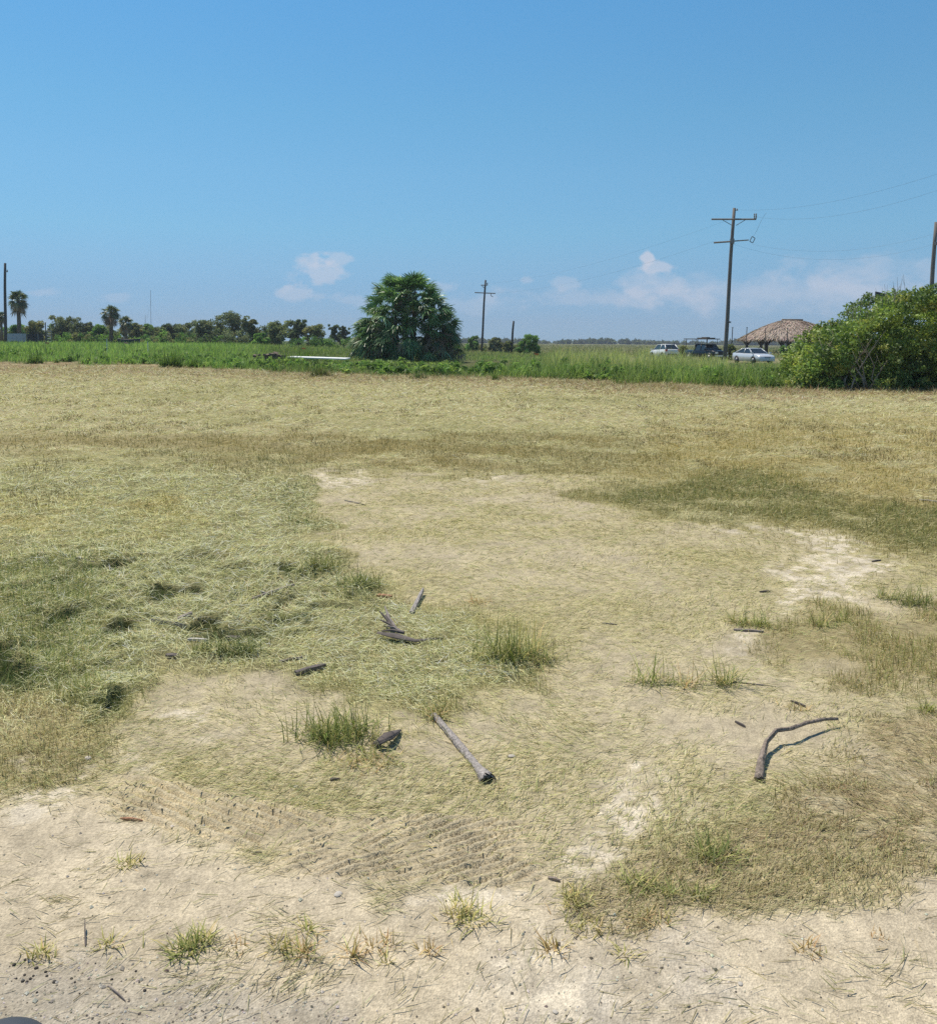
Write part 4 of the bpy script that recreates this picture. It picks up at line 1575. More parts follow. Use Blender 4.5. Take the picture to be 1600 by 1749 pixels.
# dark board behind the thicket
pb = at_y(1501, 508, 44)
t = thing('sign_board', 'dark board on a post poking up behind the right thicket', 'sign', (pb.x, 44, 0), R(12))
MB().add([(-.19, 0, pb.z - .5), (.45, 0, pb.z - .5), (.45, 0, pb.z + .2), (-.19, 0, pb.z + .3), (-.19, .06, pb.z - .5), (.45, .06, pb.z - .5), (.45, .06, pb.z + .2), (-.19, .06, pb.z + .3)],
         [(0, 1, 2, 3), (7, 6, 5, 4), (0, 4, 5, 1), (1, 5, 6, 2), (2, 6, 7, 3), (3, 7, 4, 0)]).build('panel', mat_plain('dark_board', (.03, .035, .05), .5, .2, 3), t)
MB().tube([(.25, .12, 0), (.25, .12, pb.z + .1)], .05, 8).build('post', M_DPOLE, t)


# ------------------------------------------------------------------ thatched pavilion
def build_pavilion():
    g = np.random.default_rng(601)
    Y = 150.0
    xl, xr = px_x(1271, Y), px_x(1432, Y)
    xc = (xl + xr) / 2
    t = thing('thatched_pavilion', 'open palapa pavilion with a tan thatched hip roof on forked posts', 'pavilion', (xc, Y, 0), 0)
    hw = (xr - xl) / 2
    dep = hw * .75
    ze = at_y(1300, 579, Y).z
    zt = at_y(1350, 547.5, Y).z
    rx = hw * .22

    def roof_pt(f, a):
        """f 0 at eave .. 1 at ridge; a angle"""
        ca, sa = math.cos(a), math.sin(a)
        e = 5.0
        sc = 1 / (abs(ca) ** e + abs(sa) ** e) ** (1 / e)
        k = f
        x = (hw * (1 - k) + rx * k) * ca * sc
        y = (dep * (1 - k) + .25 * k) * sa * sc
        bulge = .10 * math.sin(math.pi * f)
        return Vector((x, y, ze + (zt - ze) * (f + bulge)))
    rings = [[roof_pt(i / 8, 2 * math.pi * k / 48) for k in range(48)] for i in range(9)]
    rf = MB()
    rf.loft(rings, cap=True)
    m = mat_plain('thatch', (.40, .315, .25), .95, .35, 9, bump=.6, stretch=(1, 1, .25))
    ro = rf.build('roof', m, t, True)
    # layered palm thatch: loose strips combed down the slope
    pos, head, ln, tl, cl = [], [], [], [], []
    for i in range(5200):
        f = g.random() ** 1.15
        a = g.uniform(0, 2 * math.pi)
        p, p2 = roof_pt(f, a), roof_pt(max(f - .05, -.05), a)
        d = (p2 - p).normalized()
        pos.append(p + Vector((0, 0, .05)))
        head.append(math.atan2(d.y, d.x) + g.normal(0, .25))
        tl.append(math.asin(max(-1, min(1, d.z))) + g.uniform(.02, .3))
        ln.append(g.uniform(.5, 1.1))
    n = len(pos)
    c = pick(n, [(.52, .41, .335), (.44, .34, .27), (.60, .49, .41), (.25, .18, .145)], [3, 3, 2, 1.3], .12, g)
    co, q, cc = blades(np.array(pos), np.array(head), np.array(ln), g.uniform(.09, .2, n), np.array(tl), g.normal(-.35, .2, n), np.clip(c, .03, .75), 2)
    mesh_np('thatch_layer', co, q, cc, M_BLADE, False, ro)
    # ragged fringe at the eave
    pos, head = [], []
    for i in range(900):
        a = g.uniform(0, 2 * math.pi)
        p = roof_pt(.01, a)
        pos.append(p)
        head.append(math.atan2(p.y, p.x))
    n = len(pos)
    c = pick(n, [(.34, .25, .17), (.25, .18, .12), (.42, .33, .23)], None, .12, g)
    co, q, cc = blades(np.array(pos), np.array(head), g.uniform(.35, .7, n), g.uniform(.1, .2, n), g.normal(-1.1, .2, n), g.normal(-.3, .1, n), c, 2)
    mesh_np('eave_fringe', co, q, cc, M_BLADE, False, ro)
    MB().tube([(-rx, 0, zt + .1), (rx, 0, zt + .1)], .22, 6).build('ridge_cap', mat_plain('dark_thatch', (.20, .15, .11), .9, .3, 6), ro, True)
    mp = mat_plain('post_wood', (.10, .075, .055), .85, .3, 4)
    for px_ in (-.80, -.37, .1, .55):
        for s in (-1, 1):
            x, y = hw * px_, s * dep * .62
            p = MB().tube([(x, y, 0), (x, y, ze + .5)], [.27, .22], 8).build('post', mp, t, True)
            for d in (-1, 1):
                MB().tube([(x, y, ze - 1.1), (x + d * 1.1, y, ze + .35)], .16, 6).build('brace', mp, p, True)
    for s in (-1, 1):
        MB().box((0, s * dep * .62, ze + .45), (hw * 1.8, .2, .25)).build('beam', mp, t)
    # picnic table in its shade
    xt = px_x(1327, Y - 1) 
    k = thing('picnic_table', 'dark picnic table under the thatched pavilion', 'table', (xt, Y - 2, 0), R(20))
    MB().box((0, 0, .74), (1.9, .8, .06)).build('tabletop', mp, k)
    for s in (-1, 1):
        MB().box((0, s * .75, .44), (1.9, .28, .05)).build('bench', mp, k)
        MB().tube([(s * .6, -.75, 0), (s * .6, 0, .72)], .05, 5).tube([(s * .6, .75, 0), (s * .6, 0, .72)], .05, 5).build('leg', mp, k)


build_pavilion()

# ------------------------------------------------------------------ cars
M_GLASS = mat_plain('car_glass', (.018, .024, .03), .06, .1, 3, spec=.8)
M_TYRE = mat_plain('tyre', (.018, .018, .018), .85, .15, 12)
M_RIM = mat_plain('rim', (.20, .20, .205), .4, .2, 8, .6)
M_TRIM = mat_plain('black_trim', (.02, .02, .022), .5, .1, 8)
M_LAMP = mat_plain('lamp_lens', (.72, .74, .76), .12, .05, 8, spec=.7)
M_TAIL = mat_plain('tail_lens', (.42, .03, .025), .2, .1, 8)
M_PLATE = mat_plain('plate', (.62, .64, .68), .5, .05, 8)
M_CHROME = mat_plain('chrome', (.55, .56, .58), .2, .05, 8, .9)


def ring_body(x, zb, zt, wb, wt, crown=.03):
    """one cross section of a car's lower body"""
    return [(x, -wb * .92, zb), (x, -wb, zb + .10), (x, -wb * 1.01, zb + (zt - zb) * .55), (x, -wt, zt - .05), (x, -wt * .93, zt), (x, -wt * .45, zt + crown), (x, wt * .45, zt + crown),
            (x, wt * .93, zt), (x, wt, zt - .05), (x, wb * 1.01, zb + (zt - zb) * .55), (x, wb, zb + .10), (x, wb * .92, zb)]


def wheel(t, x, y, r, side):
    w = MB().lathe([(r * .6, -.11), (r * .93, -.10), (r, -.05), (r, .05), (r * .93, .10), (r * .6, .11)], 18, (x, y, r), 'Y').build('wheel', M_TYRE, t, True)
    MB().lathe([(r * .62, -.012), (r * .6, .012), (r * .2, .03)], 14, (x, y + side * .105, r), 'Y').build('rim', M_RIM, w, True)


def car(name, label, cat, loc, rz, paint, Lh, Wh, stations, cabin, wheels, r=.33, pickup=False):
    """stations: (x, bottom, top, half width); cabin: x positions (windscreen base, roof front, roof back, rear window base), roof z, belt z"""
    t = thing(name, label, cat, loc, rz)
    body = MB()
    body.loft([ring_body(x, zb, zt, w, w * .97) for (x, zb, zt, w) in stations])
    bo = body.build('body', paint, t, True)
    x0, x1, x2, x3, zr, zb0, zb1 = cabin
    wb, wr = Wh * .90, Wh * .70
    # greenhouse: closed glass volume, then roof and pillars in paint on top
    gl = MB()
    A = [Vector((x0, -wb, zb0)), Vector((x1, -wr, zr - .05)), Vector((x2, -wr, zr - .05)), Vector((x3, -wb, zb1))]
    B = [Vector((p.x, -p.y, p.z)) for p in A]
    ws = MB().quad(A[0], A[1], B[1], B[0])
    ws.build('windscreen', M_GLASS, t)
    MB().quad(A[3], B[3], B[2], A[2]).build('rear_window', M_GLASS, t)
    for P_, s in ((A, -1), (B, 1)):
        xm = (P_[1].x * .45 + P_[2].x * .55)
        zt_ = zr - .05
        md_b, md_t = Vector((xm, P_[0].y, (zb0 + zb1) / 2)), Vector((xm, P_[1].y, zt_))
        gap = Vector((.05, 0, 0))
        f = [P_[0], P_[1], md_t + gap, md_b + gap]
        b_ = [md_b - gap, md_t - gap, P_[2], P_[3]]
        MB().quad(*(f if s < 0 else f[::-1])).build('side_window', M_GLASS, t)
        MB().quad(*(b_ if s < 0 else b_[::-1])).build('side_window', M_GLASS, t)
        pl = MB()
        for (p, q, w) in ((P_[0], P_[1], .045), (md_b, md_t, .06), (P_[3], P_[2], .06)):
            pl.tube([p + Vector((0, s * .01, 0)), q + Vector((0, s * .01, 0))], w, 6)
        pl.tube([P_[1] + Vector((0, s * .005, .02)), P_[2] + Vector((0, s * .005, .02))], .045, 6)
        pl.build('pillar', paint, t, True)
        MB().box((x0 + .18, s * (Wh + .06), zb0 + .06), (.13, .2, .14)).build('mirror', paint, t)
    rf = MB()
    rf.loft([[(x1 - .02, -wr, zr - .05), (x1 - .02, -wr * .8, zr), (x1 - .02, wr * .8, zr), (x1 - .02, wr, zr - .05)],
             [((x1 + x2) / 2, -wr * 1.02, zr - .02), ((x1 + x2) / 2, -wr * .8, zr + .035), ((x1 + x2) / 2, wr * .8, zr + .035), ((x1 + x2) / 2, wr * 1.02, zr - .02)],
             [(x2 + .02, -wr, zr - .05), (x2 + .02, -wr * .8, zr), (x2 + .02, wr * .8, zr), (x2 + .02, wr, zr - .05)]])
    rf.build('roof', paint, t, True)
    for x in wheels:
        for s in (-1, 1):
            y = s * (Wh - .09)
            arch = MB().lathe([(r * 1.16, -.02), (r * 1.16, .02)], 18, (x, s * (Wh * 1.0 + .0), r + .03), 'Y').build('wheel_arch', M_TRIM, bo, True)
            wheel(t, x, s * (Wh - .06), r, s)
    return t


def paint(name, col, metal=.0):
    return mat_plain(name, col, .28, .03, 2, metal, .5, coat=.6)


P_SIL, P_WHT, P_NAVY = paint('silver_paint', (.62, .64, .66), .15), paint('white_paint', (.78, .78, .77)), mat_plain('navy_paint', (.006, .012, .02), .3, .05, 2, 0, .3, coat=.15)

# silver sedan, nose to the right and towards the camera
Ys = 85.0
tS = car('sedan', 'silver white sedan parked nose right beside the leaning grey pole', 'car', (px_x(1286, Ys, 610), Ys, 0), R(-76), P_SIL, 2.4, .92,
         [(-2.42, .42, .86, .76), (-2.36, .28, .98, .84), (-2.0, .22, 1.02, .90), (-1.2, .20, 1.0, .92), (0, .20, .97, .93), (1.0, .20, .96, .92), (1.7, .22, .90, .89), (2.2, .24, .80, .86), (2.40, .28, .70, .80), (2.46, .36, .60, .74)],
         (1.15, .38, -.80, -1.75, 1.46, .97, 1.03), (1.45, -1.42))
for s in (-1, 1):
    MB().lathe([(.02, -.05), (.11, -.03), (.12, .0), (.05, .06)], 10, (2.30, s * .68, .69), 'Z').build('headlight', M_LAMP, tS, True)
    MB().box((-2.38, s * .66, .86), (.1, .26, .14)).build('tail_light', M_TAIL, tS)
gr = MB()
for k in range(3):
    gr.box((2.435, 0, .56 + .05 * k), (.05, .62, .03))
gr.build('grille', M_TRIM, tS)
MB().box((2.42, 0, .33), (.12, 1.5, .14)).build('bumper', P_SIL, tS)
MB().box((2.475, 0, .27), (.05, 1.1, .07)).build('air_intake', M_TRIM, tS)
MB().box((2.485, 0, .42), (.02, .36, .12)).build('licence_plate', M_PLATE, tS)

# white hatchback seen from behind
Yw = 108.0
tW = car('hatchback', 'white hatchback with dark rear window half hidden in the grass', 'car', (px_x(1134, Yw, 600), Yw, 0), R(104), P_WHT, 2.3, .94,
         [(-2.28, .45, 1.05, .70), (-2.22, .35, 1.12, .88), (-1.8, .26, 1.15, .93), (-.8, .24, 1.12, .95), (.4, .24, 1.08, .95), (1.2, .24, 1.05, .94), (1.8, .26, .98, .90), (2.2, .30, .86, .84), (2.32, .38, .70, .74)],
         (1.25, .40, -1.55, -2.12, 1.74, 1.06, 1.14), (1.42, -1.40), .36)
for s in (-1, 1):
    MB().box((-2.20, s * .80, 1.02), (.16, .22, .24)).build('tail_light', M_TAIL, tW)
    MB().lathe([(.02, -.05), (.12, -.02), (.05, .06)], 10, (2.1, s * .64, .8), 'Z').build('headlight', M_LAMP, tW, True)
    MB().tube([(-1.4, s * .60, 1.78), (-1.3, s * .60, 1.83), (.2, s * .60, 1.83), (.3, s * .60, 1.76)], .025, 5).build('roof_rail', M_TRIM, tW)
MB().box((-2.27, 0, .52), (.12, 1.4, .2)).build('bumper', M_TRIM, tW)
MB().box((-2.31, 0, .86), (.02, .4, .13)).build('licence_plate', M_PLATE, tW)

# dark pickup with a rack
Yt = 98.0
tT = thing('pickup_truck', 'dark navy pickup truck carrying an overhead ladder rack', 'truck', (px_x(1205, Yt, 605), Yt, 0), R(-65))
b = MB()
b.loft([ring_body(x, zb, zt, w, w * .98) for (x, zb, zt, w) in
        [(-2.65, .5, 1.08, .86), (-2.6, .45, 1.12, .93), (-1.0, .42, 1.12, .95), (0, .40, 1.12, .96), (1.2, .40, 1.13, .96), (1.9, .42, 1.12, .93), (2.5, .45, 1.06, .88), (2.62, .5, .9, .8)]])
bT = b.build('body', P_NAVY, tT, True)
A = [Vector((1.25, -.86, 1.12)), Vector((.75, -.70, 1.78)), Vector((-.75, -.70, 1.78)), Vector((-.95, -.86, 1.12))]
B = [Vector((p.x, -p.y, p.z)) for p in A]
MB().quad(A[0], A[1], B[1], B[0]).build('windscreen', M_GLASS, tT)
MB().quad(A[3], B[3], B[2], A[2]).build('rear_window', M_GLASS, tT)
for P_, s in ((A, -1), (B, 1)):
    mb_, mt_ = Vector((.15, P_[0].y, 1.12)), Vector((.1, P_[1].y, 1.78))
    MB().quad(*([P_[0], P_[1], mt_, mb_] if s < 0 else [P_[0], P_[1], mt_, mb_][::-1])).build('side_window', M_GLASS, tT)
    MB().quad(*([mb_, mt_, P_[2], P_[3]] if s < 0 else [mb_, mt_, P_[2], P_[3]][::-1])).build('side_window', M_GLASS, tT)
    pl = MB()
    for (p, q) in ((P_[0], P_[1]), (mb_, mt_), (P_[3], P_[2]), (P_[1], P_[2])):
        pl.tube([p + Vector((0, s * .01, 0)), q + Vector((0, s * .01, 0))], .05, 6)
    pl.build('pillar', P_NAVY, tT, True)
    MB().box((1.15, s * 1.06, 1.22), (.14, .2, .2)).build('mirror', P_NAVY, tT)
    MB().box((2.58, s * .68, .88), (.12, .3, .18)).build('headlight', M_LAMP, tT)
MB().box((0, 0, 1.79), (1.52, 1.4, .06)).build('roof', P_NAVY, tT)
MB().box((2.62, 0, .55), (.18, 1.75, .18)).build('bumper', M_CHROME, tT)
MB().box((2.6, 0, .86), (.08, .95, .2)).build('grille', M_TRIM, tT)
for x in (1.65, -1.75):
    for s in (-1, 1):
        MB().lathe([(.46, -.02), (.46, .02)], 18, (x, s * .955, .42), 'Y').build('wheel_arch', M_TRIM, bT, True)
        wheel(tT, x, s * .9, .39, s)
rk = MB()
M_RACK = mat_plain('rack_steel', (.10, .085, .075), .6, .3, 6)
for x in (-2.45, -.85):
    for s in (-1, 1):
        rk.tube([(x, s * .85, 1.1), (x + .1, s * .80, 2.34)], .04, 6)
rk.tube([(1.0, -.75, 1.75), (1.0, -.75, 2.34)], .03, 6).tube([(1.0, .75, 1.75), (1.0, .75, 2.34)], .03, 6)
rk.build('rack_post', M_RACK, tT)
MB().box((-.75, 0, 2.38), (4.1, 1.75, .09)).build('rack_top', M_RACK, tT)
MB().box((.0, 0, 2.48), (1.6, 1.2, .1)).box((-.2, .1, 2.55), (.8, .5, .1)).build('rack_load', mat_plain('load_planks', (.17, .13, .10), .8, .3, 5), tT)

# far left: trailer, dark crate, gate posts, tub
Yl = 128.0
zl = .85


def far_box(px0, px1, py0, py1, Y):
    a, b_ = at_y(px0, py0, Y), at_y(px1, py1, Y)
    return a, b_


a, b = far_box(-4, 23, 569, 580, Yl)
t = thing('utility_trailer', 'pale grey box trailer at the foot of the far left pole', 'trailer', ((a.x + b.x) / 2, Yl + 3, zl), R(8))
w_, h_ = (b.x - a.x), a.z - zl
MB().box((0, 0, .35 + (h_ - .35) / 2), (w_, 1.5, h_ - .35)).build('body', mat_plain('trailer_skin', (.42, .45, .50), .5, .1, 4), t)
for s in (-.3, .3):
    MB().lathe([(.2, -.1), (.3, -.08), (.3, .08), (.2, .1)], 14, (s, -.78, .3), 'Y').build('wheel', M_TYRE, t, True)
MB().box((0, -.76, h_ * .62), (w_ * .25, .04, h_ * .5)).build('door', mat_plain('trailer_door', (.42, .44, .49), .5, .1, 4), t)
MB().tube([(w_ / 2, 0, .4), (w_ / 2 + .9, 0, .35)], .05, 6).build('drawbar', M_STEEL, t)

a, b = far_box(38, 59, 566, 580, Yl)
t = thing('crate', 'dark open-sided crate right of the tall left palm trunk', 'crate', ((a.x + b.x) / 2, Yl + 2, zl), R(-10))
w_, h_ = b.x - a.x, a.z - zl
MB().box((0, 0, h_ * .42), (w_, 1.1, h_ * .84)).build('shell', mat_plain('dark_crate', (.03, .032, .035), .7, .3, 4), t)
MB().box((0, 0, h_ * .92), (w_ * 1.08, 1.25, .1)).build('lid', M_TRIM, t)
for s in (-1, 1):
    MB().box((s * w_ * .5, -.58, h_ * .45), (.08, .06, h_ * .85)).build('rail', M_STEEL, t)

for (px, top, wd, lab) in ((77.5, 551, .07, 'dark tall gate post right of the dark crate'),):
    p = at_y(px, top, 124)
    t = thing('gate_post', lab, 'post', (p.x, 124, zl), 0)
    MB().tube([(0, 0, 0), (0, 0, p.z - zl)], wd, 8).build('shaft', M_DPOLE, t)
    MB().lathe([(wd * 1.4, 0), (wd * 1.4, .06), (.01, .12)], 8, (0, 0, p.z - zl)).build('cap', M_STEEL, t)
a, b = far_box(80, 88, 564, 580, 125)
t = thing('metal_gate', 'grey metal gate leaf beside the dark gate post', 'gate', ((a.x + b.x) / 2, 125, zl), 0)
w_, h_ = b.x - a.x, a.z - zl
for s in (-1, 1):
    MB().tube([(s * w_ / 2, 0, 0), (s * w_ / 2, 0, h_)], .05, 6).build('frame', M_STEEL, t)
br = MB()
for k in range(6):
    br.tube([(-w_ / 2, 0, h_ * (.1 + .17 * k)), (w_ / 2, 0, h_ * (.1 + .17 * k))], .05, 5)
br.build('bars', mat_plain('gate_bars', (.30, .34, .38), .5, .15, 6), t)

Yb = 122.0
a, b = far_box(201, 239, 574.5, 584, Yb)
t = thing('boat_hull', 'dark blue open boat lying in the grass below the twin palms', 'boat', ((a.x + b.x) / 2, Yb, zl - .1), R(6))
Lb = (b.x - a.x) / 2
rings = []
for k in range(9):
    f = -1 + k / 4
    w = .62 * math.sqrt(max(.03, 1 - abs(f) ** 3))
    bt = .08 + .35 * abs(f) ** 2.5
    tpz = 1.05 + .10 * f * f
    rings.append([(f * Lb, -w, tpz), (f * Lb * .9, -w * .7, bt + .15), (f * Lb * .86, 0, bt), (f * Lb * .9, w * .7, bt + .15), (f * Lb, w, tpz)])
hb = MB()
hb.loft(rings, cap=False, closed=False)
hb.build('hull', mat_plain('blue_hull', (.012, .04, .075), .35, .1, 4), t, True)
for s in (-1, 1):
    MB().tube([(r_[0 if s < 0 else 4]) for r_ in rings], .05, 6).build('gunwale', mat_plain('dark_gunwale', (.02, .03, .05), .5, .1, 4), t, True)
MB().box((.3, 0, .85), (.35, 1.1, .06)).build('seat', M_STEEL, t)

# white board, rubble, markers in the long grass
p0, p1 = at_y(495, 606.5, 66), at_y(594, 612, 61)
t_ = MB()
dv = (p1 - p0)
ang = math.atan2(dv.y, dv.x)
t_.box(((p0.x + p1.x) / 2, (p0.y + p1.y) / 2, (p0.z + p1.z) / 2 - .07), (math.hypot(dv.x, dv.y), .45, .07), ang, 0, R(8))
o = t_.build('white_beam', mat_plain('white_board', (.78, .79, .76), .6, .08, 3))
tag(o, 'long white beam lying in the grass left of the palm clump', 'beam')
for v_ in o.data.vertices:
    pass

M_RUB = mat_plain('rubble_stone', (.15, .115, .085), .9, .4, 4, bump=.4)
for i, (px, py, s, lab) in enumerate([(440, 603, .26, 'brown rubble lump left of the white beam'), (455, 602, .22, 'small flat rubble lump between two bigger ones'),
                                      (470, 601.5, .36, 'largest dark rubble lump, nearest to the white beam'), (484, 604.5, .24, 'pale rubble lump touching the end of the white beam')]):
    g = np.random.default_rng(700 + i)
    Y = 66.0
    p = at_y(px, py, Y)
    b = MB()
    for k in range(4):
        c = Vector((p.x + g.normal(0, s * .5), Y + g.normal(0, s * .4), p.z - .2 + g.normal(0, s * .12)))
        b.box(c, (s * g.uniform(.7, 1.3), s * g.uniform(.6, 1.1), s * g.uniform(.4, .8)), g.uniform(0, 3), g.uniform(-.4, .4), g.uniform(-.4, .4))
    b.box((p.x, Y, (p.z - .3) / 2), (s, s, max(.1, p.z - .25)))
    o = b.build('rubble_pile', M_RUB)
    tag(o, lab, 'rubble', 'rubble lumps in the grass')

M_ORANGE = mat_plain('orange_flag', (.75, .22, .06), .6, .1, 4)
M_WSTAKE = mat_plain('white_stake', (.75, .75, .72), .6, .08, 4)
for (px, py, Y, m_, lab, nm) in ((515, 594.5, 75, M_ORANGE, 'tiny orange marker flag above the white beam', 'marker_flag'),
                                 (77, 585, 75, mat_plain('tan_flag', (.50, .28, .12), .7, .1, 4), 'small tan marker flag in the grass below the gate post', 'marker_flag'),
                                 (212, 585, 78, mat_plain('pink_flag', (.70, .38, .28), .7, .1, 4), 'small pinkish marker flag in the grass below the blue boat', 'marker_flag'),
                                 (912, 604, 66, M_ORANGE, 'reddish marker flag in the grass right of the leafy shrub', 'marker_flag')):
    p = at_y(px, py, Y)
    t = thing(nm, lab, 'flag', (p.x, Y, 0), 0, 'marker flags in the grass')
    MB().tube([(0, 0, 0), (0, 0, p.z + .05)], .012, 5).build('staff', M_STEEL, t)
    MB().add([(0, 0, p.z - .06), (.32, .02, p.z - .1), (.33, .0, p.z + .02), (0, 0, p.z + .06), (0, .015, p.z - .06), (.32, .035, p.z - .1), (.33, .015, p.z + .02), (0, .015, p.z + .06)],
             [(0, 1, 2, 3), (7, 6, 5, 4), (0, 4, 5, 1), (1, 5, 6, 2), (2, 6, 7, 3), (3, 7, 4, 0)]).build('flag', m_, t)
for (px, top, lab) in ((182.5, 579, 'taller white stake in the grass left of the blue boat'), (252.5, 584, 'shorter white stake in the grass right of the blue boat')):
    p = at_y(px, top, 78)
    o = MB().box((p.x, 78, p.z / 2), (.05, .03, p.z)).add([(p.x - .025, 77.98, p.z), (p.x + .025, 77.98, p.z), (p.x, 78.0, p.z + .07), (p.x, 78.02, p.z)], [(0, 1, 2), (1, 3, 2), (3, 0, 2)]).build('survey_stake', M_WSTAKE)
    tag(o, lab, 'stake', 'white survey stakes')


# ------------------------------------------------------------------ weeds standing at the cut edge
def weed(px, py, w, hpx, n, cols, label, seed, name='weed_clump'):
    g = np.random.default_rng(seed)
    x, y = at(px, py)
    k = y / F
    W_, H_ = w * k, hpx * k
    pos = np.zeros((n, 3))
    pos[:, 0] = x + g.normal(0, W_ * .26, n)
    pos[:, 1] = y + g.normal(0, W_ * .2, n)
    pos[:, 2] = height(pos[:, 0], pos[:, 1]) - .01
    c = pick(n, cols, None, .16, g)
    wd = max(.0035 if name == 'weed_clump' else .0048, 1.1 * k) * g.uniform(.6, 1.4, n)
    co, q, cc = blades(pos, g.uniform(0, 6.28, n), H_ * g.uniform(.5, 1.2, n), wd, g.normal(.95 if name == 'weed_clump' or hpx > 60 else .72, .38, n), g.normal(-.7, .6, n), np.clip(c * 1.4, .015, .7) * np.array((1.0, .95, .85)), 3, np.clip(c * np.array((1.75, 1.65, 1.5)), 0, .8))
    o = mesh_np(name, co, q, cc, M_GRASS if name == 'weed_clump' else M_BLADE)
    tag(o, label, 'weeds' if name == 'weed_clump' else 'grass tuft', 'weed clumps at the cut edge' if name == 'weed_clump' else 'grass tufts on the bare sand')


GG = [(.06, .11, .026), (.045, .085, .022), (.085, .13, .035)]
weed(57, 626, 26, 18, 260, GG, 'dark weed clump with tall stalks at the cut edge, far left', 801)
weed(50, 624, 4, 36, 14, GG, 'left of two tall weed stalks rising from the far left clump', 802)
weed(67, 624, 4, 38, 14, GG, 'right of two tall weed stalks rising from the far left clump', 803)
weed(292, 630, 34, 30, 420, GG, 'broad leafy dark green weed on the cut edge below the broad grey trees', 804)
weed(332, 630, 14, 22, 160, GG, 'narrow green weed just right of the broad leafy one', 805)
weed(125, 622, 5, 26, 18, GG, 'single tall weed stalk right of the far left clump', 806)
weed(547, 645, 34, 17, 420, [(.05, .075, .026), (.075, .10, .035), (.10, .09, .045)], 'dark mound of weeds on the mown dirt below the white beam', 807)
weed(714, 649, 22, 14, 300, [(.05, .085, .032), (.065, .10, .038)], 'small round green weed on the dirt in front of the palm clump', 808)
weed(846, 652, 12, 16, 120, GG, 'thin weed on the dirt edge below the distant pole', 809)
weed(500, 626, 34, 22, 260, [(.075, .13, .03), (.10, .155, .04)], 'leafy pale green weeds in front of the white beam\'s left end', 810)
weed(522, 621, 30, 22, 240, [(.075, .13, .03), (.06, .11, .028)], 'leafy green weeds under the middle of the white beam', 811)

